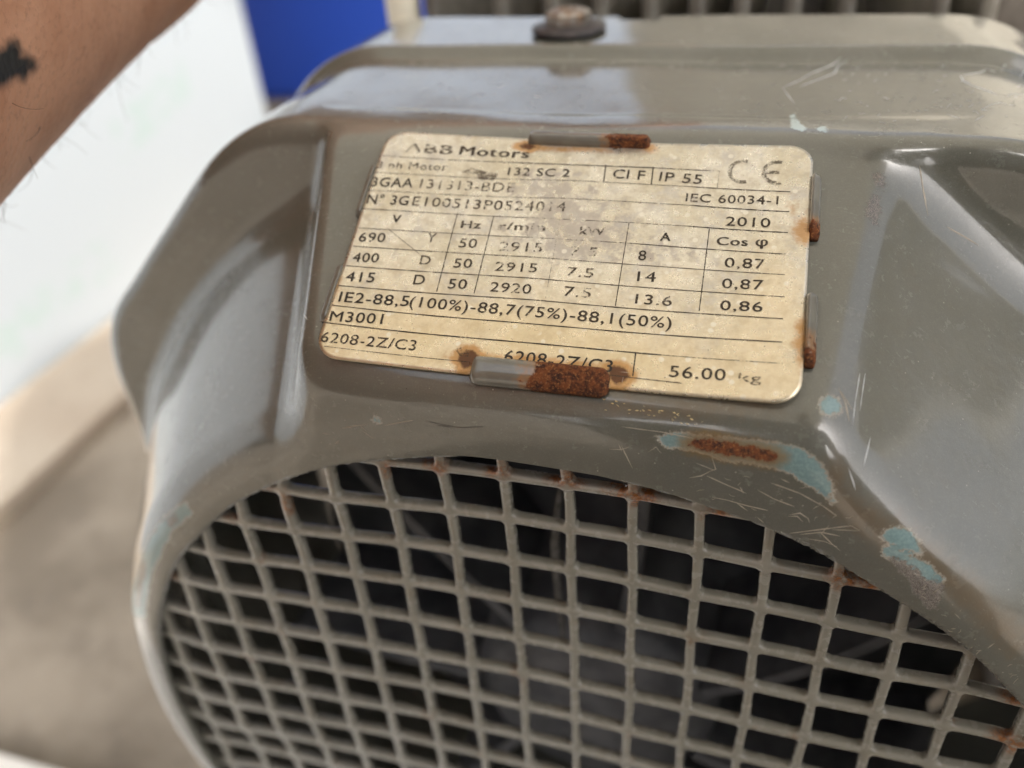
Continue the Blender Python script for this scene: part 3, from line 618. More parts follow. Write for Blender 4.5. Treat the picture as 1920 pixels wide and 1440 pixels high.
def solid(x, y, z):
    X = x-CX; Y = y-CY
    aX = np.abs(X); aY = np.abs(Y)
    r = np.sqrt(X*X+Y*Y)
    step = np.clip((-8.3-z)/0.36, 0, 1); step = 0.24*step*step*(3-2*step)
    o = smax(smax(aX-12.2, aY-12.66, 0.9), (aX+aY)*0.70711-13.9, 1.1)-step
    back = smax(o, z+4.12, 0.42)
    cone = (r-(10.05+(0.3-z)*0.545))*0.878
    cone = smax(smax(cone, z-0.3, 0.6), -(z+4.7), 0.1)
    pp = PN[0]*x+PN[1]*y+PN[2]*z-PD
    wl = 0.93*(-(x+4.05-0.26*z))+0.37*pp
    wr = 0.70*(x-3.60+0.13*z)+0.71*pp
    pad = smax(smax(pp, wl, 0.26), wr, 0.34)
    pad = smax(pad, Y-12.66, 0.3)
    pad = smax(pad, z-0.3, 0.5)
    pad = smax(pad, -(z+4.9), 0.1)
    pad = smax(pad, 6.0-Y, 0.5)
    rt = np.clip((x-2.5)/2.5, 0, 1); rt = rt*rt*(3-2*rt)       # softer pressed valleys on the right
    d = smin(smin(back, cone, 0.38+0.25*rt), pad, 0.24+0.40*rt)
    d = smax(d, Y-12.66-step, 0.12)
    w = (np.sin(x*0.9+y*0.55+1.3)*np.sin(z*0.8+y*0.7)+0.6*np.sin(x*1.9-z*1.3+0.4)*np.sin(y*1.7+z*0.9+2.0))
    return d-0.016*w
TH = 0.13
def shell(x, y, z):
    d = solid(x, y, z)
    X = x-CX; Y = y-CY
    r = np.sqrt(X*X+Y*Y)
    q = np.clip((r-9.3)/0.4, 0, 1)
    s = np.maximum(d, -(d+0.17+0.10*q*q*(3-2*q)))
    a = np.arctan2(Y, X)
    edge = 9.27+0.025*np.sin(a*7+1)+0.015*np.sin(a*23)
    s = smax(s, edge-r, 0.05)
    s = smax(s, -(z+11.3), 0.05)
    notch = np.maximum(np.maximum(np.abs(x+0.85)-0.42, -(y-0.0)), z+10.9)   # notch in the rear lip
    return np.maximum(s, -notch)

def cover_mesh(h=0.086):
    xs = np.arange(-13.2, 12.8, h); ys = np.arange(-23.2, 3.7, h); zs = np.arange(-11.7, 0.8, h)
    F = np.empty((len(xs), len(ys), len(zs)), np.float32)
    for i, x in enumerate(xs):
        Y, Z = np.meshgrid(ys, zs, indexing='ij'); F[i] = shell(x, Y, Z)
    neg = F < 0
    c = np.zeros(tuple(s-1 for s in F.shape), np.uint8)
    for a in (0, 1):
        for b in (0, 1):
            for d in (0, 1):
                c += neg[a:neg.shape[0]-1+a, b:neg.shape[1]-1+b, d:neg.shape[2]-1+d]
    act = (c > 0) & (c < 8); ids = np.full(act.shape, -1, np.int64); I = np.argwhere(act); ids[act] = np.arange(len(I))
    acc = np.zeros((len(I), 3)); cnt = np.zeros(len(I))
    i, j, k = I.T
    corner = [(a, b, d) for a in (0, 1) for b in (0, 1) for d in (0, 1)]
    for p in corner:
        for ax in range(3):
            if p[ax]: continue
            q = list(p); q[ax] = 1
            fa = F[i+p[0], j+p[1], k+p[2]]; fb = F[i+q[0], j+q[1], k+q[2]]
            m = (fa < 0) != (fb < 0); t = np.where(m, fa/(fa-fb+1e-12), 0)
            pt = np.array(p, float)[None, :].repeat(len(I), 0); pt[:, ax] += t
            acc[m] += pt[m]; cnt[m] += 1
    V = (I+acc/cnt[:, None])*h+np.array([xs[0], ys[0], zs[0]])
    faces = []
    for ax in range(3):
        sl0 = [slice(None)]*3; sl1 = [slice(None)]*3; sl0[ax] = slice(0, -1); sl1[ax] = slice(1, None)
        A = neg[tuple(sl0)]; B = neg[tuple(sl1)]; E = np.argwhere(A != B)
        o1, o2 = [d for d in range(3) if d != ax]
        ok = (E[:, o1] > 0) & (E[:, o2] > 0) & (E[:, o1] < F.shape[o1]-1) & (E[:, o2] < F.shape[o2]-1); E = E[ok]
        def cell(d1, d2):
            q = E.copy(); q[:, o1] -= d1; q[:, o2] -= d2; return ids[q[:, 0], q[:, 1], q[:, 2]]
        Q = np.stack([cell(1, 1), cell(0, 1), cell(0, 0), cell(1, 0)], 1)
        s = A[E[:, 0], E[:, 1], E[:, 2]]
        flip = s if ax != 1 else ~s
        Q[~flip] = Q[~flip][:, ::-1]; faces.append(Q)
    Fq = np.concatenate(faces)
    e = 2e-3
    def grad(V):
        x, y, z = V.T
        return np.stack([shell(x+e, y, z)-shell(x-e, y, z), shell(x, y+e, z)-shell(x, y-e, z), shell(x, y, z+e)-shell(x, y, z-e)], 1)/(2*e)
    for it in range(3):
        g = grad(V); gg = (g*g).sum(1)+1e-6; d = shell(*V.T); st = -(d/gg)[:, None]*g
        ln = np.linalg.norm(st, axis=1, keepdims=True); st *= np.minimum(1, .05/(ln+1e-9)); V = V+st
    g = grad(V); g /= np.linalg.norm(g, axis=1, keepdims=True)+1e-9
    return V, Fq, g

BASE = (CX, GROUND, -24.0)
motor = bpy.data.objects.new('electric_motor', None); S.collection.objects.link(motor)
motor.location = W(*BASE); motor.rotation_euler = (math.pi/2, 0, 0)
tag(motor, 'grey painted electric motor with a square mesh fan cover and a tarnished nameplate', 'electric motor')
OFF = tuple(-b*U for b in BASE)
def part(name, V, F, mat, parent=None, **k):
    if parent is None: return mesh(name, V, F, mat, motor, loc=OFF, **k)
    return mesh(name, V, F, mat, parent, **k)

V, Fq, Nn = cover_mesh()
me = bpy.data.meshes.new('fan_cover')
me.vertices.add(len(V)); me.vertices.foreach_set('co', (V*U).ravel())
me.loops.add(Fq.size); me.loops.foreach_set('vertex_index', Fq.ravel())
me.polygons.add(len(Fq)); me.polygons.foreach_set('loop_start', np.arange(0, Fq.size, 4)); me.polygons.foreach_set('loop_total', np.full(len(Fq), 4))
me.update(calc_edges=True); me.validate()
me.polygons.foreach_set('use_smooth', [True]*len(me.polygons))
me.materials.append(PAINT)
me.normals_split_custom_set_from_vertices(Nn.tolist())
outer = solid(*V.T) > -TH*.5
for k, L in PATCHES.items():
    d = np.full(len(V), -9.0)
    for poly in L: d = np.maximum(d, patchdist(V, poly))
    d[~outer] = -9
    a = me.attributes.new(k, 'FLOAT', 'POINT'); a.data.foreach_set('value', np.maximum(d, -2).astype(np.float32))
cover = link('fan_cover', me, motor, OFF)
cover['label'] = 'grey painted sheet steel fan cover with chipped blue undercoat and rust spots'

# scratches and small yellow flecks: thin raised slivers following the sheet
def gradS(p):
    e = 2e-3; x, y, z = p
    g = np.array([solid(x+e, y, z)-solid(x-e, y, z), solid(x, y+e, z)-solid(x, y-e, z), solid(x, y, z+e)-solid(x, y, z-e)]); return g/np.linalg.norm(g)
sb = {0: ([], []), 1: ([], []), 2: ([], []), 3: ([], [])}
rnd = random.Random(3)
for ci, w, pts in SCRATCH:
    V_, F_ = sb[ci]; n = len(pts)
    if n < 2: continue
    for i, p in enumerate(pts):
        p = np.array(p); g = gradS(p); t = np.array(pts[min(i+1, n-1)])-np.array(pts[max(0, i-1)]); t /= np.linalg.norm(t)+1e-9
        s = np.cross(g, t); s /= np.linalg.norm(s)+1e-9
        ww = 1.0*w*(0.12 if i in (0, n-1) else rnd.uniform(.5, 1.15)); q = p-float(solid(*p))*g
        for a, hh in ((-ww, .0015), (0, .006), (ww, .0015)): V_.append(tuple(q+s*a+g*hh))
        if i:
            b = len(V_)-6; F_.append([b, b+1, b+4, b+3]); F_.append([b+1, b+2, b+5, b+4])
for ci, nm in ((0, 'pale_scratch_marks'), (1, 'bright_scratch_marks'), (2, 'dark_scratch_marks'), (3, 'yellow_fleck_marks')):
    if sb[ci][0]: part(nm, *sb[ci], SCR[ci], cover, kind='stuff')

# ---------------------------------------------------------------- grille of crossing bars
E2 = [(i, d-i) for d in (2, 3, 4) for i in range(d+1)]; E3 = [(i, d-i) for d in (0, 1, 2, 3) for i in range(d+1)]
def warp(x, y):
    cx_ = np.clip(x, -9, 6.3); cy_ = np.clip(y, -10, -1.6)
    a, b = cx_/8, (cy_+6)/6
    fall = math.exp(-max(0, -y-10)/3)*math.exp(-max(0, x-6.3)/3)
    fall *= math.exp(-max(0, (-7.4+.3*x)-y)/1.3)
    z = sum(c*a**i*b**j for c, (i, j) in zip(GZ, E2))*fall
    u = sum(c*a**i*b**j for c, (i, j) in zip(GU, E3))*fall; v = sum(c*a**i*b**j for c, (i, j) in zip(GV, E3))*fall
    r = math.hypot(x-CX, y-CY); k = min(1, max(0, (r-8.2)/1.1)); k = k*k*(3-2*k)
    return (x+u, y+v, (z-.12)*(1-k)+(.02)*k)
def bar(fixed, horiz):
    rr_ = 9.62; hw = .082; hd = .105; R_ = .075
    c = CY if horiz else CX; o = (CX if horiz else CY)
    h2 = rr_*rr_-(fixed-c)**2
    if h2 < .3: return None
    half = math.sqrt(h2); a0, a1 = o-half, o+half
    ss = [a0, a1]
    for k in range(math.floor(a0)-1, math.ceil(a1)+2):
        for d in (-.5, -.34, -.22, -.172, -.15, -.13, -.11, -.09, 0, .09, .11, .13, .15, .172, .22, .34):
            if a0+.02 < k+d < a1-.02: ss.append(k+d)
    ss.sort(); NS = 14; V, F, corner, bk = [], [], [], []
    r0 = random.Random(int(fixed*7)+(100 if horiz else 0)); ph = r0.uniform(0, 6)
    for s in ss:
        d = abs(s-round(s)); e = max(0.0, min(R_, hw+R_-d)); w = hw+(R_-math.sqrt(max(R_*R_-e*e, 0)))
        w *= 1+.05*math.sin(s*5.3+ph); jit = .012*math.sin(s*2.1+ph)
        x, y = (s, fixed+jit) if horiz else (fixed+jit, s)
        p = warp(x, y); q = warp(x+.01, y) if horiz else warp(x, y+.01)
        t = Vector(q)-Vector(p); t.normalize(); side = Vector((0, 0, 1)).cross(t).normalized(); nz = t.cross(side)
        for k in range(NS):
            a = 2*math.pi*(k+.5)/NS; ca, sa = math.cos(a), math.sin(a)
            X = math.copysign(abs(ca)**.6, ca)*w; Z = math.copysign(abs(sa)**.6, sa)*hd
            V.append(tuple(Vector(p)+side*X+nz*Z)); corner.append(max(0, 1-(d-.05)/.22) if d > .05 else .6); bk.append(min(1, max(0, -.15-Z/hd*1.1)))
    n = len(ss)
    for i in range(n-1):
        for k in range(NS): F.append([i*NS+k, (i+1)*NS+k, (i+1)*NS+(k+1) % NS, i*NS+(k+1) % NS])
    return V, F, corner, bk
grille = bpy.data.objects.new('grille', None); S.collection.objects.link(grille); grille.parent = motor; grille.location = OFF
grille['label'] = 'square mesh air grille of crossing painted bars inside the round opening'
for horiz in (True, False):
    for f in (range(-19, 0) if horiz else range(-9, 10)):
        b = bar(f, horiz)
        if b is None: continue
        o = mesh('grille_bar', b[0], b[1], GPAINT, grille)
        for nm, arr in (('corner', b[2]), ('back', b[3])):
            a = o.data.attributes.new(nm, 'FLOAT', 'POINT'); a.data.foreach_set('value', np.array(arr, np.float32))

# ---------------------------------------------------------------- nameplate
O_ = np.array(PL_O); X_ = np.array(PL_X); Y_ = np.array(PL_Y); N_ = np.array(PL_N)
BOW = 0.075
def pz(a, b=0): return -BOW*(1-(2*a/PL_W)**2)+.012*math.sin(a*1.7+b*.8)*math.sin(b*1.3+.5)
def rr_sdf(x, y, w, h, r):
    qx = np.abs(x)-w/2+r; qy = np.abs(y)-h/2+r
    return np.hypot(np.maximum(qx, 0), np.maximum(qy, 0))+np.minimum(np.maximum(qx, qy), 0)-r
def plate_mesh():
    nx, ny = 120, 78; w, h, r = PL_W, PL_H, .36
    V, F = [], []
    for j in range(ny+1):
        for i in range(nx+1):
            # squircle-free mapping: pull the outer rows onto the rounded corner
            x = (i/nx-.5)*w; y = (j/ny-.5)*h
            ax, ay = abs(x)-(w/2-r), abs(y)-(h/2-r)
            if ax > 0 and ay > 0:
                m = max(ax, ay); l = math.hypot(ax, ay)
                if l > 0: k = m/l; ax *= k; ay *= k
                x = math.copysign(w/2-r+ax, x); y = math.copysign(h/2-r+ay, y)
            V.append((x, y))
    T = [];
    top = [(x, y, pz(x, y)) for x, y in V]; bot = [(x, y, pz(x, y)-.045) for x, y in V]
    n = len(V); id_ = lambda i, j: j*(nx+1)+i
    for j in range(ny):
        for i in range(nx):
            q = [id_(i, j), id_(i+1, j), id_(i+1, j+1), id_(i, j+1)]; F.append(q); F.append([a+n for a in q[::-1]])
    ring = [id_(i, 0) for i in range(nx)]+[id_(nx, j) for j in range(ny)]+[id_(i, ny) for i in range(nx, 0, -1)]+[id_(0, j) for j in range(ny, 0, -1)]
    for a, b in zip(ring, ring[1:]+ring[:1]): F.append([b, a, a+n, b+n])
    return top+bot, F
PM = Matrix((PL_X, PL_Y, PL_N)).transposed().to_4x4()
V, F = plate_mesh()
plate = mesh('nameplate', V, F, PLATE, motor, smooth=False)
PM.translation = Vector([PL_O[i]*U+OFF[i] for i in range(3)]); plate.matrix_local = PM
plate['label'] = 'rectangular aluminium rating plate with worn black print and rust stains'
va = np.array(V); px, py = va[:, 0], va[:, 1]
def blob(cx, cy, rx, ry): return np.exp(-(((px-cx)/rx)**2+((py-cy)/ry)**2))
worn = .85*blob(0.05, .35, 1.1, .9)+.5*blob(-.6, 1.3, .8, .4)+.45*blob(1.6, .1, .6, .3)+.25*blob(-1.8, .9, 1.2, .6)+.2*blob(-1, 1.8, 1.2, .3)
rusty = 1.0*blob(-1.12, -2.0, .22, .30)+.8*blob(0, -1.93, 1.3, .16)+1.0*blob(1.05, -2.05, .20, .3)+.65*blob(-.2, 2.0, 1.1, .11)+.9*blob(-1.0, 2.03, .22, .13)+.6*blob(1.0, 2.1, .18, .14)+.8*blob(3.38, .55, .2, .32)+.75*blob(3.4, -1.25, .18, .6)+.55*blob(-3.4, -1.1, .12, .6)+.35*blob(3.1, 1.1, .3, .5)
golden_glare = np.clip((1.2-py)/3.4, 0, 1)*.8+.5*blob(-.6, -1.7, 1.8, .5)+.3*blob(2.9, .2, .5, 1.6)  # painted glare: more golden towards the lower edge, with yellow tarnish blobs
for nm, arr in (('worn', worn), ('rusty', rusty), ('golden_glare', golden_glare)):
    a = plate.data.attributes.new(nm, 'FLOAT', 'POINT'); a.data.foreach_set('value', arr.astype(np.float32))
for p in plate.data.polygons: p.use_smooth = True
def on_plate(pts, faces, name, wear, lift=.006, label=None, twice=False):
    Vv = [(x, y, pz(x, y)+lift+(.0015 if twice and i >= len(pts)//2 else 0)) for i, (x, y) in enumerate(pts)]
    o = mesh(name, Vv, faces, INK, plate, smooth=False); o.color = (wear, wear, wear, 1)
    if label: o['label'] = label
    return o
dg = bpy.context.evaluated_depsgraph_get()
def text_mesh(body, bold):
    cu = bpy.data.curves.new('printed_text', 'FONT'); cu.body = body; cu.size = 1; cu.resolution_u = 3
    cu.offset = 0; cu.space_character = 1.08
    ob = bpy.data.objects.new('printed_text', cu); S.collection.objects.link(ob)
    bpy.context.view_layer.update(); dg = bpy.context.evaluated_depsgraph_get()
    m = bpy.data.meshes.new_from_object(ob.evaluated_get(dg))
    v = np.empty(len(m.vertices)*3); m.vertices.foreach_get('co', v); v = v.reshape(-1, 3)[:, :2]
    f = [list(p.vertices) for p in m.polygons]
    n_ = len(v); f = f+[[i+n_ for i in q] for q in f]; v = np.concatenate([v, v+np.array([.05, .006] if bold else [.016, .010])])
    bpy.data.objects.remove(ob); bpy.data.curves.remove(cu); bpy.data.meshes.remove(m)
    return v, f
CAPH = {b: text_mesh('H', b)[0][:, 1].max() for b in (0, 1)}
for (body, x, y, ang, L, cap, bold, wear) in TEXTS:
    v, f = text_mesh(body, bold)
    x0, x1 = v[:, 0].min(), v[:, 0].max()
    a = (v[:, 0]-x0)/(x1-x0)*L; b = v[:, 1]/CAPH[bold]*cap
    if body[0] == 'N' and len(body) > 4: pass
    ca, sa = math.cos(ang), math.sin(ang)
    on_plate([(x+p*ca-q*sa, y+p*sa+q*ca) for p, q in zip(a, b)], f, 'printed_text', wear, label='worn black print reading '+body, twice=True)
for (xa, ya, xb, yb, w, wear) in LINES:
    n = 24; dx, dy = xb-xa, yb-ya; l = math.hypot(dx, dy); nx_, ny_ = -dy/l*w, dx/l*w; P, F = [], []
    for i in range(n+1):
        t = i/n; wob = 1+.25*math.sin(i*1.9+xa*3)
        P += [(xa+dx*t-nx_*wob, ya+dy*t-ny_*wob), (xa+dx*t+nx_*wob, ya+dy*t+ny_*wob)]
        if i: F.append([2*i-2, 2*i, 2*i+1, 2*i-1])
    on_plate(P, F, 'printed_line', wear, .005)
# CE mark: two open rings
def arc(cx, cy, r, w, a0, a1, sx=1.0, n=22):
    P, F = [], []
    for i in range(n+1):
        a = math.radians(a0+(a1-a0)*i/n)
        P += [(cx+(r-w)*math.cos(a)*sx, cy+(r-w)*math.sin(a)), (cx+(r+w)*math.cos(a)*sx, cy+(r+w)*math.sin(a))]
        if i: F.append([2*i-2, 2*i, 2*i+1, 2*i-1])
    return P, F
c0 = CE_PTS[0]; e0 = CE_PTS[3]; rad = abs(CE_PTS[1][1]-CE_PTS[2][1])/2
def ce(cx, cy, bar_):
    P, F = arc(cx, cy, rad, .032, 75, 285)
    if bar_:
        n = len(P); P += [(cx-rad*.95, cy-.03), (cx+.02, cy-.03), (cx+.02, cy+.03), (cx-rad*.95, cy+.03)]; F.append([n, n+1, n+2, n+3])
    return P, F
cyC = (CE_PTS[1][1]+CE_PTS[2][1])/2; cyE = (CE_PTS[4][1]+CE_PTS[5][1])/2
on_plate(*ce(c0[0]+rad, cyC, False), 'printed_text', .72, label='worn ring shaped letter C of the CE mark')
on_plate(*ce(e0[0]+rad, cyE, True), 'printed_text', .6, label='worn ring shaped letter E of the CE mark')
for sm, wr in ((SMUDGE, .7), (SMUDGE2, .75)):
    on_plate(sm, [list(range(len(sm)))], 'ink_smudge', wr)

# ---------------------------------------------------------------- punched tabs that hold the plate
def tab(x0, x1, y0, y1, inner, rust_from=None, label=None, hgt=.15, slot=True):
    """pressed lip; inner = side (dx,dy) that laps over the plate"""
    w, h = x1-x0, y1-y0; n, m = 40, 14; V, F, ru = [], [], []
    for j in range(m+1):
        for i in range(n+1):
            u = i/n*2-1; v = j/m*2-1
            r = min(w, h)*.32; x = u*w/2; y = v*h/2
            ax, ay = abs(x)-(w/2-r), abs(y)-(h/2-r)
            if ax > 0 and ay > 0:
                l = math.hypot(ax, ay); k = max(ax, ay)/l if l else 1; x = math.copysign(w/2-r+ax*k, x); y = math.copysign(h/2-r+ay*k, y)
            d = min(w/2-abs(x), h/2-abs(y)) if not (ax > 0 and ay > 0) else r-max(ax, ay)
            e = min(1, max(0, d/(min(w, h)*.36))); z = hgt*math.sqrt(max(0, 1-(1-e)**2.2))
            along = x if w > h else -y
            s = (v if w > h else u)*(1 if (inner[1] or inner[0]) > 0 else -1)      # -1 root .. 1 lip over the plate
            z *= .72+.28*s
            X, Y = (x0+x1)/2+x, (y0+y1)/2+y
            R0 = 0 if rust_from is None else along-rust_from
            rr_ = max(0, min(1, (R0+.12)*3.5)) if rust_from is not None else 0
            z += rr_*.008*math.sin(X*31+Y*17)*math.sin(Y*41+2)
            V.append((X, Y, z-.05-.02)); ru.append(R0 if rust_from is not None else -1)
    for j in range(m):
        for i in range(n): F.append([j*(n+1)+i, j*(n+1)+i+1, (j+1)*(n+1)+i+1, (j+1)*(n+1)+i])
    N0 = len(V)
    # underside
    V += [(a, b, c-.06) for a, b, c in V]; ru += ru
    F += [[q+N0 for q in f[::-1]] for f in F]
    ring = [i for i in range(n)]+[(j)*(n+1)+n for j in range(m)]+[m*(n+1)+i for i in range(n, 0, -1)]+[j*(n+1) for j in range(m, 0, -1)]
    for a, b in zip(ring, ring[1:]+ring[:1]): F.append([b, a, a+N0, b+N0])
    o = mesh('plate_clip', V, F, TABM, cover)
    Mx = Matrix((PL_X, PL_Y, PL_N)).transposed().to_4x4(); Mx.translation = Vector(PL_O)*U; o.matrix_local = Mx
    a = o.data.attributes.new('rusty', 'FLOAT', 'POINT'); a.data.foreach_set('value', np.array(ru, np.float32))
    if label: o['label'] = label
    return o
tab(-1.04, .93, -2.33, -1.93, (0, 1), -.02, 'lower plate clip with its right half rusted away', .22)
tab(-1.01, .97, 2.06, 2.31, (0, -1), .42, 'upper plate clip with a rusty right end', .21)
tab(3.40, 3.56, .50, 1.66, (-1, 0), .42, 'upper right plate clip with a rusty lower end', .2)
tab(3.41, 3.58, -1.58, -.44, (-1, 0), .36, 'lower right plate clip with a rusty lower end', .2)
tab(-3.54, -3.42, .42, 1.48, (1, 0), None, None, .12)
tab(-3.54, -3.40, -1.56, -.53, (1, 0), None, None, .12)

# ---------------------------------------------------------------- bolt on the rear rim
TOPY = 3.18
def rim_bolt(x, z):
    b = part('washer', *lathe([(.35, .02), (.76, .02), (.82, .06), (.8, .12), (.6, .18), (.4, .21)], 40, (x, TOPY, z), 'y'), WASH)
    b['label'] = 'dark washer under the bolt on the rear rim'
    h = part('bolt', *lathe([(.5, .2), (.5, .24), (.5, .38), (.43, .45), (.22, .48), (.2, .4), (.05, .38)], 6, (x, TOPY, z), 'y', .3), STEEL, smooth=False)
    h['label'] = 'rusty zinc hex bolt on the rear rim of the fan cover'
rim_bolt(-2.15, -9.75)

# ---------------------------------------------------------------- fan and motor body behind the grille
fan = part('fan', *lathe([(.8, -1.9), (2.3, -2.0), (2.8, -2.6), (3.0, -5.4), (8.6, -6.4), (8.6, -6.7), (1, -6.5)], 56, (CX, CY, 0)), DARK)
fan['label'] = 'dark cooling fan behind the grille'
for k in range(7):
    a = 2*math.pi*k/7+.42; V, F = [], []
    for i in range(11):
        r = 2.7+(8.4-2.7)*i/10; aa = a+.07*i/10*2; zt = -2.3-.25*(i/10)**2*4; zb = -5.5-(r-3)/5.6
        for s in (-.13, .13):
            c, s_ = math.cos(aa), math.sin(aa)
            V += [(CX+r*c-s*s_, CY+r*s_+s*c, zt), (CX+r*c-s*s_, CY+r*s_+s*c, zb)]
    for i in range(10):
        b = 4*i
        F += [[b, b+4, b+5, b+1], [b+2, b+3, b+7, b+6], [b, b+2, b+6, b+4], [b+1, b+5, b+7, b+3]]
    F += [[0, 1, 3, 2], [40, 42, 43, 41]]
    mesh('fan_blade', V, F, DARK, fan, smooth=False)
wr = part('wire', *tube(WIRE, [.05, .06, .085, .08, .06, .04], 10), simple('dusty_wire', (.16, .155, .145), .9, (.3, .29, .27), 6, bump=.8))
sh = part('end_shield', *lathe([(10.8, -13), (10.8, -9.8), (9.6, -9.2), (5, -8.2), (3, -7.2), (1.2, -7.0), (.2, -7.0)], 64, (CX, CY, 0)), SHIELD)
body = part('motor_body', *lathe([(10.6, -46), (10.6, -12.9)], 72, (CX, CY, 0)), CAST)
finx = [-6.75, -4.85, -3.5, -2.2, -.95, .2, 1.25, 2.45, 3.65, 5.65, 6.65]
for x in finx:
    part('cooling_fin', *box((x, -.8, -28), (.40, 8.6+(.2 if abs(x) < 6 else 0), 29.6), 0, .14), FINM)
for a in list(range(-4, 36, 8))+list(range(145, 241, 8)):
    r = math.radians(a); c, s = math.cos(r), math.sin(r); v, f = box((0, 0, 0), (3.2, .4, 29), 0, .1, 1)
    part('cooling_fin', [(CX+(11.6+p[0])*c-p[1]*s, CY+(11.6+p[0])*s+p[1]*c, p[2]-28.2) for p in v], f, FINM)
part('terminal_box', *box((10.2, -.5, -29), (8, 7, 12), 0, .5), CAST)
for x in (-9, 8.5):
    for z in (-18, -40): part('foot', *box((x, GROUND+1.0+2.5, z), (4.6, 7, 5), 0, .4), CAST)
plug = part('cable_plug', *lathe([(.38, 0), (.46, .3), (.47, 2.2), (.40, 2.55), (.2, 2.72), (.02, 2.75)], 28, (-7.7, 1.55, -13.6), 'y'), simple('cream_plastic', (.78, .74, .6), .35))
plug['label'] = 'cream plastic plug beside the first cooling fin'

# ---------------------------------------------------------------- surroundings
def wmesh(name, V, F, mat, base, smooth=False):
    """mesh given in motor axes (cm), stored in world metres about its own base point"""
    b = W(*base); vs = [tuple(W(*p)-b) for p in V]
    o = mesh(name, vs, F, mat, None, smooth, b, None, 1.0); return o
def gmat(name, cols, sc, rough=.9, bump=.3):
    g = N(name); a = g.noise(sc, 5, .6); b = g.noise(sc*6, 4, .7)
    c = g.mix(g.ramp(a, .38, .62), cols[0], cols[1]); c = g.mix(g.math('MULTIPLY', g.ramp(b, .5, .7), .5), c, cols[2])
    g.set(color=c, rough=rough, normal=g.bump(b, bump, .4)); return g.m
gr = mesh('ground', [(-40, -40, 0), (40, -40, 0), (40, 40, 0), (-40, 40, 0)], [[0, 1, 2, 3]], gmat('sandy_concrete', ((.20, .17, .135), (.35, .305, .25), (.17, .145, .12)), .07), smooth=False, scale=1)
gr['kind'] = 'structure'
def white_mat():
    g = N('white_foam_board'); sx = g.n('ShaderNodeSeparateXYZ'); g.l(g.co, sx.inputs[0])
    cells = g.ramp(g.voro(1.6), .2, .6, .97, 1.0)
    c = g.mix(cells, (.52, .59, .66), (.58, .645, .71))
    # faint green print, two slanting rows of blurred lettering
    X, Y, Z = sx.outputs  # local: X right, Y into the distance, Z up
    m = None
    for (y0, z0, y1, z1) in ((40.0, 11.9, 49, 13.7), (24, 4.1, 35.5, 5.1)):
        k = (z1-z0)/(y1-y0); line = g.math('SUBTRACT', Z, g.math('MULTIPLY_ADD', Y, k, z0-k*y0))
        band = g.ramp(g.math('ABSOLUTE', line), 1.2, 1.7, 1, 0)
        lim = g.math('MULTIPLY', g.ramp(Y, y0-.5, y0), g.ramp(Y, y1, y1+.5, 1, 0)); q = g.math('MULTIPLY', band, lim)
        m = q if m is None else g.math('MAXIMUM', m, q)
    let = g.ramp(g.noise(.5, 1, .5), .42, .58)
    c = g.mix(g.math('MULTIPLY', g.math('MULTIPLY', m, let), .4), c, (.44, .62, .57))
    g.set(color=c, rough=.75); return g.m
v, f = box((-59, GROUND+20.2, -22.2), (32, 40, 74.5), 0, .6)
wb = wmesh('foam_box', v, f, white_mat(), (-43, GROUND, 0))
tag(wb, 'tall white box with faint green lettering standing left of the motor', 'box')
WOOD = gmat('cream_painted_wood', ((.46, .385, .31), (.52, .45, .37), (.38, .31, .25)), .12, .7, .2)
v, f = box((-38.9, GROUND+.62, -21), (7.4, 1.2, 62), 0, .15)
tag(wmesh('wooden_plank', v, f, WOOD, (-38.9, GROUND, -21)), 'cream plank lying along the foot of the white box', 'plank')
v, f = box((-16, GROUND+.65, 3.1), (36, 1.2, 11.6), 0, .15)
tag(wmesh('foam_slab', v, f, simple('white_painted_board', (.74, .72, .68), .7, (.80, .78, .75), .3), (-16, GROUND, 3.1)), 'white board lying on the ground below the fan cover at the lower left', 'board')
v, f = box((22, GROUND+1.3, -14), (18.5, 2.4, 12), 0, .15)
tag(wmesh('foam_slab', v, f, simple('white_foam_block', (.80, .80, .80), .7, (.85, .85, .86), .3), (22, GROUND, -14)), 'white slab seen through the right edge of the grille', 'slab')
bm_ = simple('blue_plastic', (.012, .05, .34), .45, (.015, .06, .38), .05, bump=.05)
v1 = box((-59, GROUND+13, -99), (38, 26, 24), 0, 1.2); v2 = box((-59, GROUND+25, -99), (40.5, 3, 26.5), 0, .8)
tag(wmesh('blue_crate', *join([v1, v2]), bm_, (-59, GROUND, -99)), 'bright blue plastic crate standing behind the white box', 'crate')
v, f = lathe([(2.6, 0), (2.8, .4), (2.8, 3.0), (2.4, 3.6), (.8, 3.8), (.1, 3.8)], 28, (29.5, GROUND, -114), 'y')
tag(wmesh('red_cap', v, f, simple('red_plastic', (.6, .07, .04), .4), (29.5, GROUND, -114), True), 'small red cap on the ground beyond the right rear corner of the motor', 'cap')

